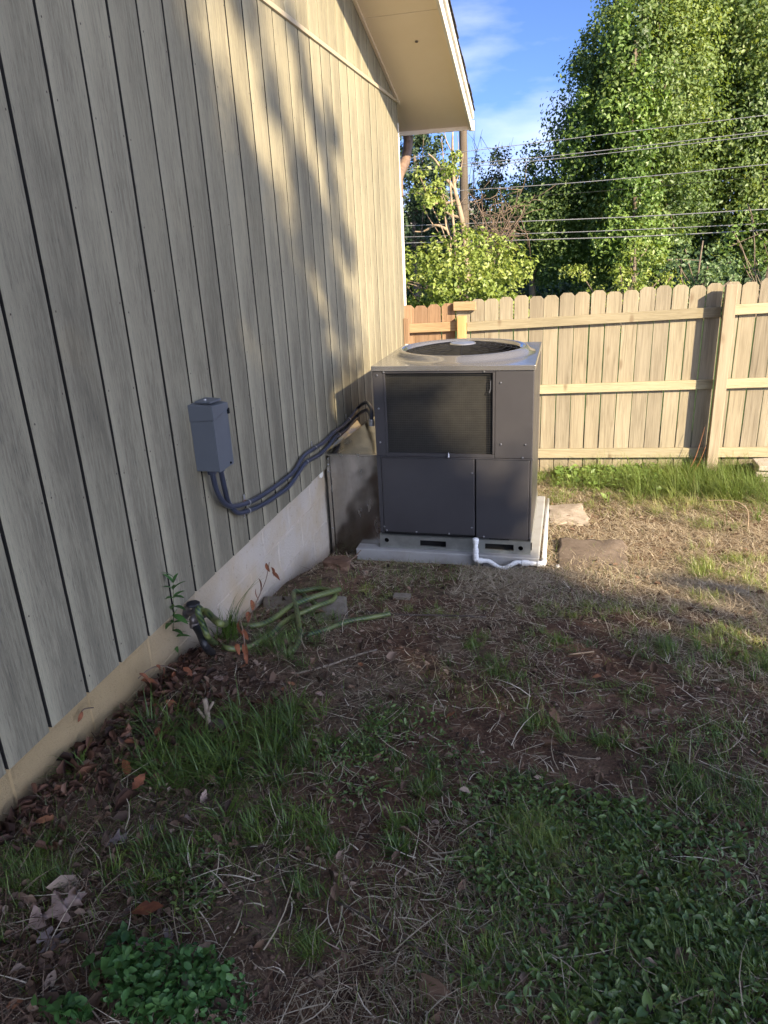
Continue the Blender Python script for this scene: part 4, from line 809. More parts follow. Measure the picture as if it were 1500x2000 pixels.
twig_shrub('bare_shrub', 'thin bare upright branches against the sky above the twig tangle', (940, 420), [(945, 275), (965, 290), (985, 280), (930, 300), (1000, 300)], 29, 12, 8, 'dark_twig', 16)
# utility pole
pole = empty('utility_pole', ony(906, 560, 25), 'dark wooden utility pole rising behind the roof eave', 'utility pole')
b0 = ony(908, 470, 25); b1 = ony(904.5, 262, 25); dirp = (b1-b0)/np.linalg.norm(b1-b0); MB().tube([b0-dirp*2.8, b0, b1, b1+dirp*.75], [.155, .15, .125, .122], 12).build('shaft', 'pole_wood', pole, smooth=True)
MB().lathe(b1+dirp*.75, [(.0001, .03), (.11, .02), (.126, -.02)], 12).build('pole_cap', 'pole_wood', pole)
MB().tube([b0+dirp*.9+np.array([.13, -.05, 0]), b1+np.array([.11, -.05, 0])], .02, 6).build('ground_wire', 'wire_black', pole)
# power lines: run from beyond the house on the left to past the yard on the right, nearer on the right
wdir = np.array([-.927, .375, 0]); w0 = np.array([-2.85, 19.8, 0])
def on_line(px, py):
    d = ray(px, py); n = np.array([.375, .927, 0]); t = (n@w0)/(n@d); return d*t
WL = [((785, 311), (1105, 272), (1497, 225), .014, 'wire_bright', 'topmost power line crossing the tree from the pole top'), ((782, 330), (1066, 306), (1500, 256), .014, 'wire_bright', 'upper strand of the close pair of power lines'), ((784, 335), (1080, 311), (1500, 263), .014, 'wire_bright', 'lower strand of the close pair of power lines'), ((790, 379), (1130, 356.5), (1495, 321.6), .016, 'wire_bright', 'single power line just above the middle of the trees'), ((785, 395), (1100, 379), (1500, 344), .006, 'wire_black', 'very thin dark wire below the single power line'), ((785, 441.5), (1204, 425), (1500, 408.5), .021, 'wire_bright', 'thick cable that is highest of the lowest three'), ((790, 463), (1130, 453), (1500, 436.6), .017, 'wire_bright', 'middle cable of the lowest three lines'), ((787, 475), (1204, 463.5), (1500, 449), .022, 'wire_bright', 'lowest thick cable crossing just above the bushes')]
for a, m_, c, r, mt, lb in WL:
    A, M_, Cc = on_line(*a), on_line(*m_), on_line(*c); q = smooth_path([A, M_, Cc], 8); e0 = A+(A-q[1])*6; e1 = Cc+(Cc-q[-2])*5
    MB().tube([e0]+q+[e1], r*.60, 6, False).build('power_line', mt, None, smooth=True, label=lb, cat='power line', group='power lines across the trees')
# bushes behind the fence
def bush(label, lobes, Y, per, nl, clump, size, leaf, seed, px, nlimb=14): return tree('leafy_bush', label, lobes, px, Y, .04, per, nl, clump, size, leaf, seed, nlimb=nlimb, shell=.35, cat='bush', droop=.25)
bush('bright yellow-green bush behind the fence next to the house corner', [(810, 520, 50), (800, 570, 60), (850, 500, 40), (870, 545, 60), (850, 600, 60), (930, 490, 48), (905, 470, 36), (930, 545, 60), (980, 510, 42), (985, 560, 48), (1015, 510, 26), (940, 600, 60), (1010, 590, 30)], 11.5, 22, 42, .22, .072, 'bush_leaf', 21, 900)
bush('yellowish brushy shrub in the middle behind the fence', [(1240, 530, 48), (1200, 545, 38), (1280, 530, 42), (1230, 580, 60), (1295, 570, 40), (1180, 575, 26), (1250, 495, 30), (1150, 525, 20), (1115, 520, 14)], 13, 13, 34, .22, .07, 'bush_leaf', 22, 1240)
bush('pale silvery green bush near the tall fence post', [(1370, 510, 38), (1345, 540, 45), (1400, 540, 42), (1320, 500, 26), (1370, 570, 55), (1425, 535, 22), (1340, 480, 22)], 14, 14, 34, .2, .075, 'pale_leaf', 23, 1370)
bush('leafy dark green saplings hanging low at the right edge', [(1440, 470, 26), (1500, 400, 40), (1470, 510, 20), (1510, 480, 40)], 17, 9, 30, .25, .1, 'vine_leaf', 24, 1500)
# distant wood
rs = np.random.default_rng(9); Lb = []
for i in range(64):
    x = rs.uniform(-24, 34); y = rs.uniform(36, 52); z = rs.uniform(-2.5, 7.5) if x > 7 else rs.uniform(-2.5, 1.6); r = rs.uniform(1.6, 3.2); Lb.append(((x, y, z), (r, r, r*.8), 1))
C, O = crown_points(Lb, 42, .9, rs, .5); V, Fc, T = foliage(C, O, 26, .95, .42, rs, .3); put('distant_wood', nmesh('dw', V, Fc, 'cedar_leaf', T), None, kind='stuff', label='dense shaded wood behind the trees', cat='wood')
# understory that keeps the foot of the big trees dark
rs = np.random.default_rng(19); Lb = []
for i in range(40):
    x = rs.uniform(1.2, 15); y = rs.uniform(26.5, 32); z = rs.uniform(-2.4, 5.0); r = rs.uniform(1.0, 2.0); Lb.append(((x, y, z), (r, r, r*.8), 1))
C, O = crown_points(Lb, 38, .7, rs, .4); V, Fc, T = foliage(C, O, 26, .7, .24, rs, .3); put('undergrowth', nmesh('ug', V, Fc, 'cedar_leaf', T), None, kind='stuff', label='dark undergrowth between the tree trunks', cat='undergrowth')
# far house seen under the small tree
fh = empty('far_house', ony(855, 480, 46), 'distant grey-roofed house glimpsed through the branches left of the pole', 'house')
a = ony(800, 480, 46); c_ = ony(905, 480, 46); z0 = a[2]-2; zt = ony(850, 436, 46)[2]; zr = ony(850, 405, 46)[2]
MB().box((a[0], 46, z0), (c_[0], 52, zt)).build('wall', 'far_wall', fh)
MB().prism([(a[0]-.4, 45.5, zt), (a[0]-.4, 52.5, zt), (a[0]-.4, 49, zr+.4)], (c_[0]-a[0]+.8, 0, 0)).build('roof', 'far_roof', fh)
for px in (822, 858, 888):
    w_ = ony(px, 470, 45.97); fr_ = MB().box((w_[0]-.5, 45.96, w_[2]-.55), (w_[0]+.5, 45.999, w_[2]+.45)).build('window', 'white_paint', fh)
    for s_ in (-1, 1): MB().box((w_[0]+s_*.24-.2, 45.94, w_[2]-.48), (w_[0]+s_*.24+.2, 45.958, w_[2]+.38)).build('pane', 'far_window', fr_)
# ------------------------------------------------------------------ trees on the sunny side, beside the camera: they shade the yard and the wall
def shade(name, label, lob, t, seed, trunk, base, per=30, nl=42, size=.13, cl=.45, shell=.25):
    rs = np.random.default_rng(seed); L_ = []
    for yw, zw, r, *dw in lob:
        tt = t+rs.uniform(-.8, .8); L_.append((np.array([XW+tt, yw-.92*tt, zw+.68*tt]), (r, r, r), max(.3, r/1.0)**2*(dw[0] if dw else 1)))
    r = empty(name, base, label, 'tree'); pp = []
    for sel, c_, n_ in (([l for l in L_ if l[1][0] >= .3], cl, nl), ([l for l in L_ if l[1][0] < .3], .15, 26)):
        if not sel: continue
        C1, O1 = crown_points(sel, per, c_, rs, shell); pp.append(foliage(C1, O1, n_, c_, size if c_ == cl else .10, rs, .3))
        if c_ == cl: C, O = C1, O1
    V, Fc, T = join(pp); put('crown', nmesh('c', V, Fc, 'tree_leaf', T), r)
    tp_ = np.mean([l[0] for l in L_], 0); mb = limbs(base, [(tp_, trunk, trunk*.4)], trunk, rs)
    for i in rs.choice(int(len(C)*.42), 16, replace=False): limbs(base, [((np.array(base)+(tp_-np.array(base))*rs.uniform(.5, 1), C[i]), trunk*.3, .02)], 0, rs, mb)
    mb.build('trunk', 'bark', r, smooth=True)
SH1 = [(4.55, -.35, .72), (4.5, -1.0, .75), (4.4, -1.9, .85), (4.5, -2.65, .72), (4.3, -3.8, .8, .4), (3.55, .1, .62), (3.2, -.9, 1.1), (3.1, -2.3, 1.3), (3.2, -3.6, 1.2, .7), (4.75, .28, .29), (5.1, .52, .16), (4.45, .62, .16), (5.3, .15, .28), (5.42, -.1, .24), (5.3, -.45, .26), (4.85, .95, .13), (5.3, .78, .13), (4.2, .8, .15), (5.0, .72, .12), (4.6, 1.25, .10), (3.95, 1.1, .16), (4.6, -4.8, .8, .35), (2.45, 1.0, .75), (3.1, .75, .4), (3.3, -4.8, 1.1, .6), (1.9, .4, 1.2), (1.6, -1.4, 1.3), (2.1, -2.8, 1.3), (2.35, -.35, .8), (2.3, -1.2, .7), (2.9, .1, .5), (2.4, .45, .6), (1.3, -.3, .8), (5.35, -2.3, .42), (5.3, -2.8, .35), (5.2, -1.5, .28), (5.3, -3.3, .4, .35), (5.7, -4.5, .6, .4), (5.2, -5.2, .7, .4), (5.35, -3.9, .5, .35), (4.6, -5.6, .8, .5), (5.8, -5.6, .6, .3), (5.9, -3.5, .28), (6.2, -4.0, .28), (6.5, -4.6, .28), (5.7, -3.1, .2), (6.0, -4.6, .25), (6.4, -3.6, .15), (6.7, -5.0, .25), (6.9, -4.2, .12)]
shade('shade_tree', 'leafy tree outside the right side of the yard, casting the wall shade', SH1, 12.5, 31, .24, (11.0, -8.0, -1.4), per=52, nl=60, size=.14, cl=.34, shell=.1)
SH2 = [(.6, 2.2, 1.3), (2.0, 2.2, 1.1), (.2, .2, 1.4), (-.6, -1.5, 1.5), (.8, -3.0, 1.5), (1.8, -3.6, 1.4), (-1.2, 1.5, 1.5), (-2.0, -.5, 1.5), (-1.5, -2.8, 1.6), (2.4, -5.2, 1.4), (.6, -5.4, 1.5), (-1.0, -5.0, 1.5), (3.2, 1.9, .7), (-3.0, -2, 1.5), (-3, -4.2, 1.6), (1.2, 1.2, 1.2), (3.9, -5.6, 1.0)]
shade('shade_tree', 'second leafy tree further back outside the right side of the yard', SH2, 19, 32, .28, (17.5, -17.5, -1.25), per=40, nl=60, size=.15, cl=.42, shell=.1)
# ================================================================== GROUND COVER
def ok(x, y):   # keep off the pad, the wall and what lies in front of it
    return (x > XW-.02) & ~((x > -1.41) & (x < -.12) & (y > 4.52) & (y < 5.81)) & (y < 7.28) & (y > .75) & ~((x < -1.2) & (y > 4.6) & (y < 5.6))
def scatter(n, power=1.0):
    """random ground points over the yard in view, thicker near the camera"""
    y = .85+(7.25-.85)*rng.random(n)**power; x0 = np.maximum(XW, -.42*y-1.15); x = x0+rng.random(n)*(.50*y+.75-x0)
    m = ok(x, y); return x[m], y[m]
def ground_nrm(x, y): return None
# straw litter
x, y = scatter(280000, 1.3); dn = vnoise(x, y, 2.2, 1); far = np.clip((y-2.2)/2.0, 0, 1); left = np.clip((-.55-x)/.5, 0, 1)*np.clip((3.4-y)/1, 0, 1)
d2 = vnoise(x, y, 5.5, 41); keep = rng.random(len(x)) < np.clip(.05+1.2*(dn*.55+d2*.45)**2.3*(.34+.95*far)*(1-.5*left), 0, 1)
# leave the bare red patches bare
for px, py, rx_, ry_, k_ in ((560, 1800, 120, 110, .92), (610, 1135, 90, 40, .8), (1150, 1480, 90, 50, .7), (900, 1290, 130, 45, .5), (700, 1450, 100, 50, .5), (1430, 1370, 60, 30, .6), (790, 1110, 120, 18, .6)):
    c = ong(px, py); rr = rx_*np.linalg.norm(c)/F; ry2 = abs(ong(px, py-ry_)[1]-ong(px, py+ry_)[1])/2
    keep &= ~((((x-c[0])/rr)**2+((y-c[1])/ry2)**2 < 1) & (rng.random(len(x)) < k_))
x, y = x[keep], y[keep]; n = len(x); P = np.stack([x, y, gz(x, y)+rng.uniform(.002, .014, n)], 1)
h = rng.gamma(2.6, .016, n)+.012; w = rng.uniform(.0011, .0026, n)*(1+.25*y/3)
V, Fc, T = blades(P, h, w, rng.uniform(0, 6.283, n), rng.uniform(1.28, 1.60, n), rng.uniform(-.5, .7, n), np.clip(rng.normal(.36, .27, n)+.09*np.clip(y-2.6, -1.6, 1.0), 0, 1), 3, rng.normal(0, 1.1, n))
y = rng.uniform(3.7, 7.2, 120000); x = -.6+rng.random(120000)*(.62*y+1.3); kk = ok(x, y) & (rng.random(120000) < np.clip(.3+1.5*vnoise(x, y, 3.0, 44)*vnoise(x, y, 8, 45), 0, 1)); x, y = x[kk], y[kk]; n = len(x)
far_s = blades(np.stack([x, y, gz(x, y)+rng.uniform(.003, .022, n)], 1), rng.gamma(2.6, .020, n)+.015, rng.uniform(.0022, .0042, n), rng.uniform(0, 6.283, n), rng.uniform(1.2, 1.6, n), rng.uniform(-.4, .6, n), np.clip(rng.normal(.40, .26, n), 0, 1), 3, rng.normal(0, 1.1, n))
x, y = scatter(3600, 1.3); n = len(x); P = np.stack([x, y, gz(x, y)+rng.uniform(.006, .018, n)], 1)
V, Fc, T = join([(V, Fc, T), far_s, blades(P, rng.gamma(3.0, .026, n)+.03, rng.uniform(.0022, .0045, n), rng.uniform(0, 6.283, n), rng.uniform(1.34, 1.6, n), rng.uniform(-.3, .5, n), np.clip(rng.normal(.60, .25, n), 0, 1), 4, rng.normal(0, .8, n))])
put('straw_litter', nmesh('straw', V, Fc, 'straw', T), None, kind='stuff', label='dry straw and mown grass litter over the soil', cat='straw')
# dark brown debris, thick along the wall on the left
x, y = scatter(90000, 1.5); wl = np.exp(-((x-XW)/.55)**2)*np.clip((3.6-y)/.6, 0, 1); keep = rng.random(len(x)) < np.clip(.10+.9*wl, 0, 1); x, y = x[keep], y[keep]; n = len(x)
P = np.stack([x, y, gz(x, y)+rng.uniform(.002, .02, n)], 1); V1 = blades(P, rng.gamma(2.2, .018, n)+.01, rng.uniform(.0014, .0045, n), rng.uniform(0, 6.283, n), rng.uniform(1.1, 1.6, n), rng.uniform(-.5, .8, n), rng.random(n), 2)
m = rng.random(n) < .22; Pm = P[m]; k_ = len(Pm); V2 = leaves6(Pm+np.array([0, 0, .006]), rng.gamma(3, .007, k_)+.006, rng.normal(0, .6, (k_, 3))+np.array([0, 0, 1]), rng.random(k_)**1.4, .55, .25)
V, Fc, T = join([V1, V2]); put('leaf_litter', nmesh('ll', V, Fc, 'litter_brown', T), None, kind='stuff', label='dark crumbled leaf litter along the house wall', cat='leaf litter')
n = 520; t_ = rng.random(n)**.9; y = 1.3+1.25*t_; x = XW+.0+np.abs(rng.normal(0, .15, n))*(.55+.7*np.sin(t_*3.1))*(.5+.9*vnoise(y*0, y, 9, 61)); P = np.stack([x, y, gz(x, y)+rng.uniform(.006, .045, n)], 1)
V, Fc, T = leaves6(P, rng.gamma(3, .010, n)+.010, rng.normal(0, .8, (n, 3))+np.array([0, 0, .8]), np.clip(rng.normal(.4, .28, n), 0, 1), .34, .42)
put('leaf_drift', nmesh('ld', V, Fc, 'rust_litter', T), None, kind='stuff', label='drift of curled rusty leaf scraps along the foundation', cat='leaf litter')
# pebbles and crumbs of soil
x, y = scatter(26000, 1.6); n = len(x); rr = rng.gamma(1.4, .0026, n)+.0015; P = np.stack([x, y, gz(x, y)], 1)
oct_ = np.array([[1, 0, 0], [0, 1, 0], [-1, 0, 0], [0, -1, 0], [0, 0, .8], [0, 0, -.6]]); jit = rng.uniform(.7, 1.3, (n, 6, 1)); V = (P[:, None]+oct_[None]*rr[:, None, None]*jit).reshape(-1, 3)
T8 = np.array([[0, 1, 4], [1, 2, 4], [2, 3, 4], [3, 0, 4], [1, 0, 5], [2, 1, 5], [3, 2, 5], [0, 3, 5]]); Fc = ((np.arange(n)*6)[:, None, None]+T8[None]).reshape(-1, 3)
put('soil_crumbs', nmesh('sc', V, Fc, 'litter_brown', np.repeat(rng.random(n)*.9+.1, 6)), None, kind='stuff', label='crumbs of red soil and grit', cat='soil')
# grass: sparse everywhere, thick in tufts that the photo shows
parts = []
x, y = scatter(125000, 1.0); dn = vnoise(x, y, 3.1, 5); keep = rng.random(len(x)) < np.clip((dn-.38)*1.1, .03, .75); x, y = x[keep], y[keep]; n = len(x)
P = np.stack([x, y, gz(x, y)], 1); parts.append(blades(P, rng.gamma(4, .0085, n)+.012, rng.uniform(.0016, .0032, n), rng.uniform(0, 6.283, n), rng.uniform(.2, 1.2, n), rng.uniform(0, 1.0, n), np.clip(rng.normal(.38, .22, n)+.25*np.clip((y-3)/3, 0, 1), 0, 1)))
def tuft(px, py, rx_, ry_, n, h, w, tm, lean=(.15, 1.25), curl=(.3, 1.7), nclump=None):
    c = ong(px, py); a = rx_*np.linalg.norm(c)/F; bq = abs(ong(px, py-ry_)[1]-ong(px, py+ry_)[1])/2
    m = nclump or max(6, n//28); cx = rng.normal(0, .5, m); cy2 = rng.normal(0, .5, m); i = rng.integers(0, m, n)
    x = c[0]+(cx[i]*a+rng.normal(0, .012, n)); y = c[1]+(cy2[i]*bq+rng.normal(0, .014, n)); k = ok(x, y); x, y = x[k], y[k]; n = len(x); i = i[k]
    az = rng.uniform(0, 6.283, m)[i]*.3+rng.uniform(0, 6.283, n)*.7
    return blades(np.stack([x, y, gz(x, y)-.003], 1), h*rng.uniform(.5, 1.25, n), w*rng.uniform(.7, 1.2, n), az, rng.uniform(*lean, n), rng.uniform(*curl, n), np.clip(tm+rng.normal(0, .12, m)[i]+rng.normal(0, .12, n), 0, 1), 4)
for a in ((420, 1470, 150, 75, 900, .17, .0046, .22, (.3, 1.35), (.5, 2.0)), (540, 1430, 110, 50, 560, .16, .0044, .22, (.3, 1.35), (.5, 2.0)), (330, 1520, 90, 60, 420, .14, .0044, .18, (.3, 1.35), (.5, 2.0)), (620, 1480, 90, 50, 500, .09, .0034, .25), (540, 1610, 90, 60, 500, .085, .0040, .35), (330, 1690, 70, 80, 420, .085, .0042, .25), (60, 1720, 90, 100, 1000, .09, .0018, .3), (1060, 1650, 80, 45, 1100, .085, .0017, .62), (800, 1500, 110, 60, 500, .05, .003, .25), (870, 1540, 70, 45, 420, .06, .003, .3), (980, 1310, 60, 25, 420, .065, .0026, .35), (930, 1255, 35, 18, 260, .065, .0026, .4), (1080, 1255, 55, 22, 420, .07, .0026, .4), (1290, 1275, 70, 35, 800, .085, .0026, .42), (1480, 1300, 60, 40, 600, .09, .0028, .38), (1210, 1190, 90, 20, 700, .06, .0024, .72), (1060, 1195, 60, 16, 320, .06, .0024, .62), (1420, 1245, 60, 18, 600, .065, .0024, .75), (1375, 1120, 45, 28, 800, .12, .0024, .72), (1440, 1105, 50, 22, 500, .10, .0024, .72), (1375, 1170, 45, 20, 400, .08, .0024, .78), (1485, 1150, 40, 30, 500, .11, .0026, .7), (1390, 1030, 35, 14, 320, .12, .0024, .75), (840, 1195, 90, 14, 420, .05, .0022, .62), (740, 1165, 40, 12, 260, .05, .002, .9), (560, 1270, 80, 35, 800, .10, .0025, .3), (620, 1225, 70, 30, 500, .08, .0022, .35), (1040, 1420, 60, 26, 360, .06, .0028, .35), (1190, 1450, 45, 18, 320, .055, .0026, .42), (1420, 1560, 110, 60, 800, .075, .003, .32), (1330, 1500, 90, 40, 360, .06, .003, .35), (600, 1845, 32, 28, 320, .055, .0016, .5), (780, 1670, 30, 30, 130, .07, .0055, .2), (800, 1610, 35, 22, 150, .07, .0058, .25), (1060, 1520, 40, 25, 200, .06, .004, .3), (1420, 1900, 110, 90, 500, .07, .003, .3), (1200, 1960, 90, 60, 400, .06, .003, .4), (950, 1880, 70, 80, 320, .06, .003, .45), (1250, 1700, 260, 120, 2000, .055, .0024, .5), (1300, 1880, 230, 150, 1700, .06, .0026, .42), (1120, 1620, 150, 60, 700, .05, .0026, .45), (1050, 1850, 120, 110, 500, .05, .0024, .6), (1330, 1790, 140, 50, 500, .05, .002, .85), (1100, 1740, 160, 40, 420, .045, .002, .9), (640, 1660, 60, 30, 220, .06, .004, .3), (760, 1400, 60, 30, 200, .05, .003, .25), (1200, 1350, 90, 25, 340, .05, .0026, .45), (1450, 1440, 70, 30, 300, .055, .0028, .4), (600, 1735, 30, 22, 130, .06, .003, .3)):
    parts.append(tuft(*a))
V, Fc, T = join(parts); put('grass', nmesh('grass', V, Fc, 'grass_blade', T), None, kind='stuff', label='patchy green lawn grass', cat='grass')
# long grass along the fence
parts = []
n = 15000; u = rng.random(n); x = -.1+u*3.2; y = 7.16-np.abs(rng.normal(0, .30, n))*(.6+.8*np.clip((x-.2)/1.2, 0, 1)); dn = vnoise(x, y, 5, 8); k = (rng.random(n) < .3+.9*dn)&(y > 5.6)&ok(x, y); x, y = x[k], y[k]; n = len(x)
hh = (.07+.20*np.clip((x-.1)/1.1, 0, 1)*vnoise(x, y, 4, 9)+.04)*rng.uniform(.5, 1.3, n); parts.append(blades(np.stack([x, y, gz(x, y)-.01], 1), hh, rng.uniform(.002, .0045, n), rng.normal(-1.5, 1.6, n), rng.uniform(.1, 1.0, n), rng.uniform(.3, 2.0, n), np.clip(rng.normal(.45, .22, n), 0, 1), 4))
for a in ((1330, 955, 150, 40, 2600, .32, .0036, .42, (.1, 1.0), (.7, 2.4)), (1430, 965, 90, 42, 1900, .32, .0036, .3, (.1, 1.0), (.7, 2.4)), (1240, 950, 120, 32, 1500, .24, .0034, .55, (.1, 1.0), (.5, 2.2)), (1290, 985, 150, 26, 900, .16, .003, .85, (.4, 1.3), (.4, 1.4)), (1380, 990, 120, 18, 700, .14, .003, .95, (.4, 1.3), (.4, 1.4)), (1170, 955, 90, 25, 800, .12, .0036, .5), (1350, 905, 40, 14, 500, .34, .0034, .55), (1070, 945, 40, 18, 400, .12, .006, .45), (1110, 975, 60, 16, 300, .07, .004, .75)):
    parts.append(tuft(*a))
V, Fc, T = join(parts); put('fence_grass', nmesh('fg', V, Fc, 'fence_grass', T), None, kind='stuff', label='long sunlit grass growing along the foot of the fence', cat='long grass')
n = 900; x = rng.uniform(-.05, .9, n); y = 7.15-np.abs(rng.normal(0, .3, n)); P = np.stack([x, y, gz(x, y)+rng.uniform(.02, .10, n)], 1)
V, Fc, T = leaves(P, rng.uniform(.03, .075, n), rng.normal(0, .6, (n, 3))+np.array([0, -.3, 1]), np.clip(rng.normal(.6, .2, n), 0, 1), .6, .1); put('fence_weeds', nmesh('fw', V, Fc, 'vine_leaf', T), None, kind='stuff', label='small leafy weeds at the left end of the fence foot', cat='weeds')
# clover and ground ivy, lower right and in patches
parts = []
def clover(px, py, rx_, ry_, n, size, zmax=.03, tm=.45, asp=.44):
    c = ong(px, py); a = rx_*np.linalg.norm(c)/F; bq = abs(ong(px, py-ry_)[1]-ong(px, py+ry_)[1])/2; r = np.sqrt(rng.random(n))*1.0+rng.normal(0, .08, n); t = rng.uniform(0, 6.283, n)
    x = c[0]+a*r*np.cos(t); y = c[1]+bq*r*np.sin(t); k = ok(x, y)&(rng.random(n) < .25+.9*vnoise(x, y, 9, 12)); x, y = x[k], y[k]; n = len(x)
    P = np.stack([x, y, gz(x, y)+rng.uniform(.004, zmax, n)], 1); return leaves6(P, size*rng.uniform(.5, 1.35, n), rng.normal(0, .62, (n, 3))+np.array([0, 0, 1]), np.clip(rng.normal(tm, .2, n), 0, 1), asp, .12)
for a in ((1240, 1690, 290, 140, 2300, .025), (1330, 1850, 240, 170, 2000, .027), (1090, 1600, 180, 65, 800, .023), (1440, 1700, 120, 130, 650, .024), (1060, 1830, 150, 130, 420, .021), (1200, 1980, 250, 60, 600, .027), (1280, 1760, 310, 210, 2600, .013), (790, 1425, 80, 40, 700, .020, .05), (690, 1470, 70, 35, 350, .019), (880, 1490, 70, 40, 300, .017), (1000, 1560, 90, 40, 500, .02), (370, 1690, 60, 60, 240, .018), (390, 1760, 40, 40, 120, .02), (960, 1700, 80, 40, 250, .02), (1300, 1430, 110, 30, 260, .015), (690, 1550, 60, 40, 160, .018)):
    parts.append(clover(*a))
V, Fc, T = join(parts); put('clover_patch', nmesh('cl', V, Fc, 'clover_leaf', T), None, kind='stuff', label='low broad-leaved clover and ground ivy', cat='ground cover')
# stemmed weed patch at the bottom left
parts = [clover(345, 1935, 95, 60, 620, .021, .085, .5, .6), clover(330, 1935, 135, 95, 420, .016, .045, .35, .6), clover(300, 1985, 80, 30, 200, .027, .07, .55, .6), clover(420, 1960, 70, 60, 160, .014, .04, .3, .6), clover(240, 1900, 25, 20, 40, .045, .06, .5, .6), clover(130, 1990, 50, 20, 90, .03, .05, .5, .6), clover(240, 1845, 20, 20, 22, .03, .05, .4, .6)]
V, Fc, T = join(parts); put('weed_patch', nmesh('wp', V, Fc, 'weed_leaf', T), None, kind='stuff', label='bright green small-leaved weeds in the lower left corner', cat='weeds')
# ------------------------------------------------------------------ single plants
def leaf_mesh(L_, w, curl=.3, n=5):
    vs = []; fs = []
    for i in range(n+1):
        t = i/n; ww = w*math.sin(math.pi*min(1, t*.92+.08))**.8*.5*(1 if i < n else .03); x = L_*t; z = -curl*L_*t*t
        vs += [(x, -ww, z+ww*.35), (x, 0, z), (x, ww, z+ww*.35)]
    for i in range(n):
        for j in range(2): a = i*3+j; fs.append((a, a+1, a+4, a+3))
    return vs, fs
def stem_plant(name, label, cat, base, top, n, L0, w, mat, stem='weed_leaf', sr_=.0025, droop=.4, pitch=.3):
    base, top = np.array(base), np.array(top); r = empty(name, base, label, cat); P = smooth_path([base, (base+top)/2+np.array([.015, -.01, 0]), top], 6); MB().tube(P, [sr_*(1-.6*i/(len(P)-1)) for i in range(len(P))], 6).build('stem', 'twig' if stem != 'weed_leaf' else 'hose', r, smooth=True)
    vs, fs = leaf_mesh(L0, w, droop); me = None
    for i in range(n):
        f = .12+.88*i/max(1, n-1); p = P[min(len(P)-1, int(f*(len(P)-1)))]
        me = bpy.data.meshes.new('leaf'); me.from_pydata(vs, [], fs); me.materials.append(MT[mat]); at = me.attributes.new('tint', 'FLOAT', 'POINT'); tv = rnd.uniform(.2, .95); at.data.foreach_set('value', np.full(len(vs), tv, np.float32))
        me.polygons.foreach_set('use_smooth', np.ones(len(fs), bool))
        s_ = 1.0 if f < .8 else .75; R = Matrix.Translation(Vector(p)) @ Euler((rnd.uniform(-.3, .3), -pitch+rnd.uniform(-.4, .3)-(.5 if f > .85 else 0), i*2.4+rnd.uniform(-.4, .4))).to_matrix().to_4x4() @ Matrix.Scale(s_*rnd.uniform(.8, 1.15), 4)
        me.transform(R); put('leaf', me, r)
    return r
wb = ong(332, 1292); stem_plant('tall_weed', 'tall leafy green weed growing up the siding left of the spigot', 'weed', wb, onx(338, 1128, XW+.05), 34, .078, .026, 'weed_leaf')
wb = ong(140, 1655); stem_plant('creeping_weed', 'small dark round-leaved weed at the wall foot lower left', 'weed', wb, onx(125, 1560, XW+.06), 16, .026, .017, 'clover_leaf', droop=.2)
for (px, py, lb) in ((232, 1925, 'serrated bright green seedling with four big leaves at the bottom left'), (185, 1900, 'slim seedling on bare soil left of the weed patch'), (125, 1990, 'bright green seedling at the very bottom left corner')):
    q = ong(px, py); stem_plant('seedling', lb, 'seedling', q, q+np.array([0, 0, .06]), 6, .045, .026, 'weed_leaf', droop=.25, pitch=-.05)
for (px, py, lb) in ((1260, 1990, 'broad plantain rosette at the bottom edge right of centre'), (1165, 945, 'coarse pale leafy weed in the grass near the fence')):
    q = ong(px, py); stem_plant('rosette_weed', lb, 'weed', q, q+np.array([0, 0, .03]), 8, .06 if py > 1000 else .11, .032 if py > 1000 else .045, 'clover_leaf' if py > 1000 else 'fence_grass', droop=.2, pitch=.2)
# spiky dark grass tuft beside the spigot
sp_t = empty('grass_tuft', ong(425, 1215), 'tall dark spiky grass tuft against the foundation beside the spigot', 'grass tuft')
n = 70; c = onx(425, 1212, XW+.06); P = c+np.stack([rng.uniform(0, .09, n), rng.normal(0, .05, n), 0*rng.random(n)], 1); P[:, 2] = gz(P[:, 0], P[:, 1])
V, Fc, T = blades(P, rng.uniform(.12, .30, n), rng.uniform(.003, .006, n), rng.uniform(-1.6, 1.6, n), rng.uniform(.02, .5, n), rng.uniform(.1, 1.2, n), np.clip(rng.normal(.15, .12, n), 0, 1), 5); put('blades', nmesh('gt', V, Fc, 'grass_blade', T), sp_t, kind='stuff')
V, Fc, T = blades(P[:4]+np.array([0, 0, .0]), np.array([.42, .38, .40, .30]), np.array([.006]*4), np.array([.9, 1.2, .6, -.5]), np.array([.12, .25, .3, .2]), np.array([1.5, 1.3, .6, .4]), np.array([.1, .15, .3, .2]), 6); put('long_blades', nmesh('gt', V, Fc, 'grass_blade', T), sp_t)
# cut shrub stub
sb = empty('shrub_stub', ong(408, 1420), 'cut pale shrub stub standing in the dark grass by the wall', 'stub'); q = ong(408, 1425)
mb = MB(); mb.tube(smooth_path([q, q+np.array([.004, 0, .06]), q+np.array([-.004, .01, .13])], 4), [.012, .011, .011, .010, .01, .01, .01, .01, .009], 7)
mb.tube([q+np.array([0, 0, .07]), q+np.array([.03, .01, .12])], [.007, .005], 6); mb.tube([q+np.array([0, 0, .04]), q+np.array([-.035, .0, .09])], [.007, .005], 6); mb.build('stems', 'twig', sb, smooth=True)
MB().lathe(q+np.array([.035, .0, -.01]), [(.0001, .05), (.028, .047), (.034, .03), (.038, 0)], 9).build('stump', 'dark_twig', sb)
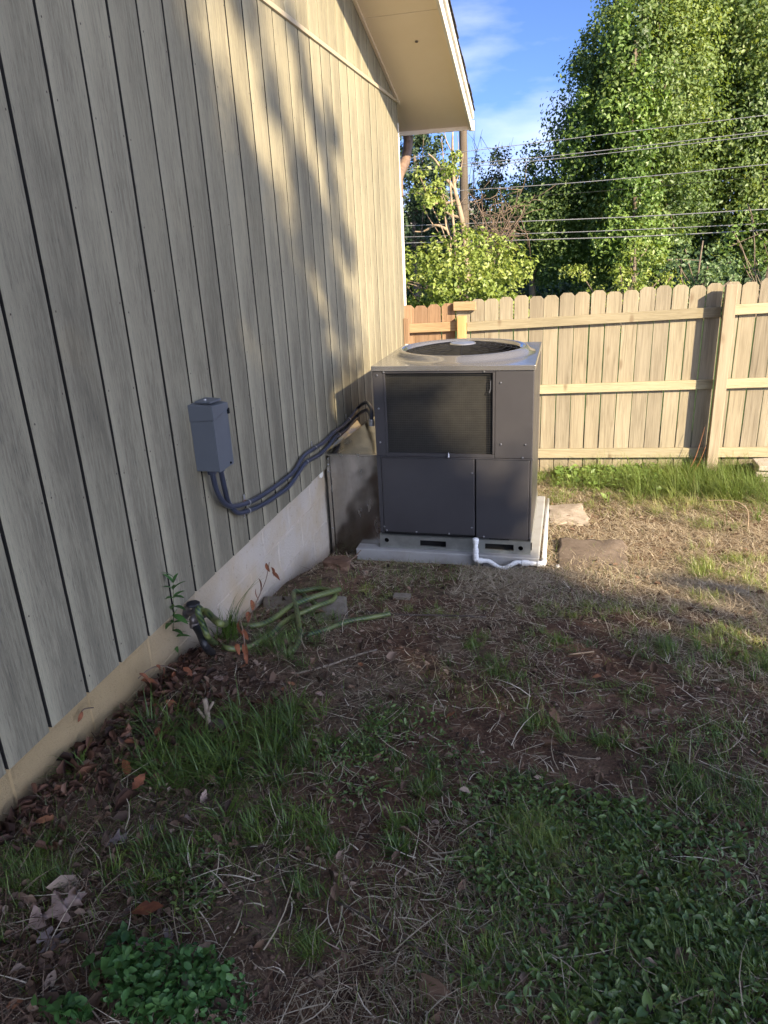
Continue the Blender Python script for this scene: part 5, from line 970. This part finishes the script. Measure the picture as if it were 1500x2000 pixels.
# dead stalks by the duct
ds_ = empty('dead_stalks', ong(680, 1102), 'broken dry brown stalks at the foot of the metal duct', 'dead plant'); q = ong(682, 1106); mb = MB()
for i in range(7): mb.tube([q+np.array([rnd.uniform(-.06, .06), rnd.uniform(-.02, .02), 0]), q+np.array([rnd.uniform(-.10, .10), rnd.uniform(-.03, .03), rnd.uniform(.05, .12)])], [.005, .003], 5)
mb.build('stalks', 'dry_twig', ds_)
# ------------------------------------------------------------------ fallen leaves (each its own thing)
_OAK = [(-.5, .012), (-.40, .05), (-.33, .20), (-.26, .31), (-.19, .25), (-.17, .10), (-.08, .09), (.0, .22), (.06, .40), (.13, .44), (.17, .33), (.17, .16), (.24, .13), (.32, .20), (.39, .27), (.42, .17), (.43, .09), (.48, .06), (.53, .005)]
_LOB = [(-.5, .01), (-.40, .10), (-.33, .22), (-.24, .25), (-.18, .20), (-.08, .28), (.02, .30), (.10, .20), (.18, .23), (.27, .22), (.34, .12), (.42, .10), (.52, .004)]
def leaf_outline(kind):
    if kind == 'ovate': h = [(t-.5, .27*math.sin(math.pi*min(1, max(0, t*.96+.02)))**.8) for t in [i/10 for i in range(11)]]
    else: h = _OAK if kind == 'oak' else _LOB
    out = []
    for s_ in (1, -1):
        q = [(x+rnd.uniform(-.025, .025)+.02*s_, s_*max(.004, y*rnd.uniform(.82, 1.12))) for x, y in h]; out += q if s_ == 1 else q[::-1]
    return out
def fallen(px, py, L_, mat, label, kind='ovate', rz=None, group=None, tilt=.25, curl=1.0, h=.012, wall=None):
    p = (ong(px, py) if wall is None else onx(px, py, wall))+np.array([0, 0, h]); o2 = leaf_outline(kind)
    n = len(o2)//2; vs = []; fs = []; m = n
    top_, bot = o2[:n], o2[n:][::-1]
    cu, cv = curl*rnd.uniform(-.9, .9), curl*rnd.uniform(.2, 1.0)
    ph = rnd.uniform(0, 6)
    def lift(x, y): return .30*cu*x*x+.55*cv*y*y+.035*math.sin(9*x+ph)*abs(y)*4
    for i in range(n):
        (x1, y1), (x2, y2) = top_[i], bot[i]
        for f in (1, .5, 0, -.5, -1):
            y = y1*f if f > 0 else -y2*f; x = x1; vs.append((x*L_, y*L_, lift(x, y)*L_))
    for i in range(n-1):
        for j in range(4): a = i*5+j; fs.append((a, a+1, a+6, a+5))
    m_ = len(vs); vs += [(-.5*L_, -.008*L_, 0), (-.5*L_, .008*L_, 0), (-.78*L_, .006*L_, .03*L_), (-.78*L_, -.006*L_, .03*L_)]; fs.append((m_, m_+1, m_+2, m_+3))
    me = bpy.data.meshes.new('fallen_leaf'); me.from_pydata(vs, [], fs); me.validate(); me.polygons.foreach_set('use_smooth', np.ones(len(me.polygons), bool)); me.materials.append(MT[mat])
    o = put('fallen_leaf', me, None, label=label, cat='leaf', group=group); o.location = Vector(p); o.rotation_euler = (rnd.uniform(-tilt, tilt), rnd.uniform(-tilt, tilt), rz if rz is not None else rnd.uniform(0, 6.28)); return o
fallen(108, 1795, .155, 'leaf_pale', 'large pale oak leaf with deep lobes, biggest leaf on the ground', 'oak', .9, tilt=.12, curl=.6, h=.028)
fallen(100, 1848, .085, 'leaf_grey', 'grey oak leaf half under the largest oak leaf', 'oak', -.3, tilt=.15, h=.02)
fallen(285, 1852, .055, 'leaf_pale', 'pale pinkish leaf just above the green weed patch', 'lobed', 1.2, tilt=.5, h=.022)
fallen(130, 1888, .05, 'leaf_brown', 'brown leaf on bare soil beneath the largest oak leaf', 'lobed', -1.2, h=.014)
fallen(215, 1805, .05, 'leaf_brown', 'small brown leaf right of the largest oak leaf', 'oak', .4)
fallen(290, 1795, .085, 'leaf_rust', 'long curled rusty leaf bridging a hollow above the weeds', 'ovate', .25, curl=2.2, h=.035)
fallen(160, 1665, .04, 'leaf_pale', 'small pale leaf beside the thin upright twig', 'lobed', 1.0)
fallen(225, 1650, .075, 'leaf_grey', 'grey brown oak leaf below the creeping weed', 'oak', .35, tilt=.5, h=.02)
fallen(400, 1572, .045, 'leaf_pale', 'pinkish upright leaf in the grass left of centre', 'lobed', 1.5, tilt=.9, h=.03)
fallen(365, 1602, .035, 'leaf_pale', 'small tan leaf under the pinkish upright leaf', 'lobed')
fallen(92, 1612, .06, 'leaf_orange', 'curled orange leaf at the wall foot lower left', 'ovate', .5, curl=2, tilt=.5, h=.025)
fallen(880, 1405, .045, 'leaf_orange', 'reddish orange leaf standing right of the clover patch', 'lobed', .3, tilt=.6, h=.022)
fallen(1165, 1325, .04, 'leaf_orange', 'small orange leaf on dirt right of centre', 'ovate', .2)
fallen(857, 1248, .032, 'leaf_pale', 'small pale leaf on the dirt below the dark rod', 'lobed')
fallen(1363, 1347, .03, 'leaf_pale', 'tiny pale leaf on dirt near the right edge', 'ovate')
fallen(355, 1682, .035, 'leaf_pale', 'whitish crumpled leaf in the grass above the weed patch', 'lobed', tilt=.6, h=.025)
fallen(240, 1740, .035, 'leaf_grey', 'lavender grey leaf on litter left of the grass tuft', 'ovate')
fallen(345, 1660, .03, 'leaf_pale', 'thin beige leaf propped in the litter', 'ovate', tilt=.8, h=.02)
fallen(30, 1968, .04, 'leaf_orange', 'orange tan leaf at the bottom left corner', 'lobed')
fallen(275, 1545, .06, 'leaf_rust', 'rusty red leaf pile top by the wall grass', 'lobed', tilt=.7, h=.04)
fallen(250, 1515, .065, 'leaf_rust', 'dark rusty leaf against the grass by the wall', 'lobed', tilt=.8, h=.035)
DRIFT = ((270, 1320, .06, 'leaf_rust', 'rusty curled leaf hugging the foundation below the drooping dead vine'), (285, 1312, .05, 'leaf_brown', 'small brown curl tucked beside the foot of the tall weed'), (320, 1302, .05, 'leaf_rust', 'rust brown curl directly under the tall weed stem'), (350, 1305, .06, 'leaf_brown', 'dark curled leaf just right of the tall weed foot'), (300, 1400, .07, 'leaf_rust', 'long rusty curl in the drift left of the shrub stub'), (340, 1385, .07, 'leaf_rust', 'long reddish curl closest to the shrub stub on its left'), (280, 1440, .06, 'leaf_brown', 'dark brown curl at the edge of the wall grass'), (240, 1420, .06, 'leaf_rust', 'rusty curl lying where block and soil meet mid drift'), (210, 1440, .06, 'leaf_brown', 'brown curl against the foundation left in the drift'), (370, 1330, .05, 'leaf_rust', 'rust red curl above the shrub stub'), (385, 1320, .045, 'leaf_brown', 'small dark curl above and right of the shrub stub'), (260, 1470, .05, 'leaf_rust', 'rusty curl just above the darker rusty leaf by the grass'), (190, 1480, .05, 'leaf_brown', 'dark curl lowest in the drift along the foundation'), (310, 1445, .05, 'leaf_rust', 'rust curl half hidden in the wall grass blades'), (350, 1420, .05, 'leaf_brown', 'brown curl at the left foot of the shrub stub'), (230, 1395, .055, 'leaf_rust', 'rusty curl uppermost on the wall side of the drift'))
for px, py, L_, mt, lb in DRIFT: fallen(px, py, L_, mt, lb, 'ovate', None, 'curled dead leaves along the foundation', .9, 2.4, rnd.uniform(.01, .05))
HL = ((452, 1312, .04, 'leaf_orange', 'orange leaf under the hanging rusty leaves at the hose'), (475, 1306, .04, 'leaf_orange', 'bright orange leaf right below the rusty hanging leaves'), (440, 1335, .05, 'leaf_brown', 'folded brown leaf below the orange pair under the hose'), (470, 1265, .04, 'leaf_brown', 'brown leaf caught inside the hose loop'), (550, 1352, .04, 'leaf_orange', 'orange leaf above the dark wall grass'), (480, 1355, .04, 'leaf_pale', 'pale leaf at the top edge of the dark wall grass'), (625, 1362, .035, 'leaf_pale', 'pale leaf on soil between twig and small grass tuft'), (620, 1425, .035, 'leaf_pale', 'pale upright leaf at the right end of the wall grass'), (705, 1305, .04, 'leaf_orange', 'orange leaf under the right end of the long grey stick'), (655, 1318, .03, 'leaf_brown', 'brown leaf under the middle of the long grey stick'), (750, 1345, .03, 'leaf_pale', 'pale leaf on bare soil farthest right below the hose'), (590, 1360, .03, 'leaf_brown', 'brown leaf on soil left of the small pale one'), (520, 1300, .045, 'leaf_brown', 'brown leaf by the left end of the long grey stick'), (428, 1330, .05, 'leaf_pale', 'pale folded leaf beside the shrub stub top'), (570, 1340, .035, 'leaf_orange', 'small orange leaf just below the long grey stick'))
for px, py, L_, mt, lb in HL: fallen(px, py, L_, mt, lb, 'lobed', None, 'dry leaves scattered below the hose', .5, 1.4, rnd.uniform(.008, .02))
STRAY = ((1455, 1000, .05, 'leaf_brown', 'brown leaf in the long grass at the right edge'), (745, 1128, .03, 'leaf_pale', 'pale leaf on dirt just before the white pad'), (1000, 1300, .025, 'leaf_brown', 'brown leaf beside the grass tuft in mid yard'), (670, 1345, .03, 'leaf_grey', 'grey leaf on bare soil under the long grey stick'), (1395, 1270, .02, 'leaf_pale', 'tiny pale leaf under the yellowish tuft at right'), (960, 1530, .025, 'leaf_brown', 'brown leaf at the upper edge of the clover'), (850, 1610, .03, 'leaf_pale', 'pale leaf left of the bushy light grass tuft'), (540, 1700, .03, 'leaf_grey', 'grey leaf where bare red soil begins below the grass'), (700, 1620, .03, 'leaf_brown', 'brown leaf on straw in the lower middle'), (460, 1640, .03, 'leaf_pale', 'pale leaf between two grass tufts lower left'), (500, 1560, .03, 'leaf_brown', 'brown leaf in thin grass below the wall grass'), (45, 1930, .03, 'leaf_grey', 'grey leaf on soil near the lower left edge'), (95, 1940, .03, 'leaf_brown', 'brown leaf on soil left of the slim seedling'), (300, 1620, .035, 'leaf_grey', 'grey leaf in the litter right of the creeping weed'), (180, 1790, .03, 'leaf_pale', 'small pale leaf at the tip of the largest oak leaf'), (330, 1830, .04, 'leaf_grey', 'grey leaf under the long curled rusty leaf'), (380, 1870, .035, 'leaf_brown', 'brown leaf at the top of the green weed patch'))
for px, py, L_, mt, lb in STRAY: fallen(px, py, L_, mt, lb, 'lobed', None, 'stray dry leaves on the soil', .4, 1.4, .01)
# dried vines with leaves against the foundation
def dried_vine(label, pts, leafs, seed):
    r = empty('dried_vine', pts[0], label, 'dried vine'); MB().tube(smooth_path(pts, 5), .0025, 5).build('stem', 'dry_twig', r, smooth=True); rs = random.Random(seed)
    for q, L_ in leafs:
        vs, fs = leaf_mesh(L_, L_*.45, rs.uniform(.3, .9)); me = bpy.data.meshes.new('leaf'); me.from_pydata(vs, [], fs); me.materials.append(MT['leaf_rust']); me.transform(Matrix.Translation(Vector(q)) @ Euler((rs.uniform(-1, 1), rs.uniform(.2, 1.3), rs.uniform(-2, 2))).to_matrix().to_4x4()); put('leaf', me, r)
xv = XW+.08
dried_vine('rust brown dried vine rising against the foundation above the hose', [ong(478, 1240), onx(497, 1185, xv), onx(508, 1160, xv), onx(520, 1130, xv), onx(526, 1098, xv)], [(onx(520, 1100, xv), .05), (onx(530, 1108, xv), .05), (onx(505, 1130, xv), .07), (onx(532, 1118, xv), .05), (onx(500, 1150, xv), .06), (onx(490, 1172, xv), .06), (onx(484, 1195, xv), .06)], 1)
dried_vine('rusty curled dead leaves hanging over the green hose', [ong(478, 1300), onx(478, 1262, -1.25), onx(474, 1230, -1.25), onx(468, 1208, -1.25)], [(onx(468, 1212, -1.25), .055), (onx(474, 1228, -1.25), .05), (onx(478, 1255, -1.25), .06), (onx(462, 1258, -1.25), .05), (onx(478, 1275, -1.25), .04)], 2)
dried_vine('dead brown vine drooping from the tall weed onto the foundation', [onx(270, 1325, XW+.05), onx(290, 1308, XW+.06), onx(315, 1300, XW+.07), onx(345, 1310, XW+.09), ong(356, 1322)], [(onx(272, 1316, XW+.05), .06), (onx(275, 1330, XW+.05), .06), (onx(318, 1304, XW+.07), .045), (onx(340, 1312, XW+.09), .05), (onx(305, 1300, XW+.07), .05)], 3)
dried_vine('tiny withered sprig stuck to the foundation lower left', [onx(158, 1392, XW-.01), onx(165, 1385, XW+.01), onx(182, 1382, XW+.0)], [(onx(160, 1390, XW+.0), .035)], 4)
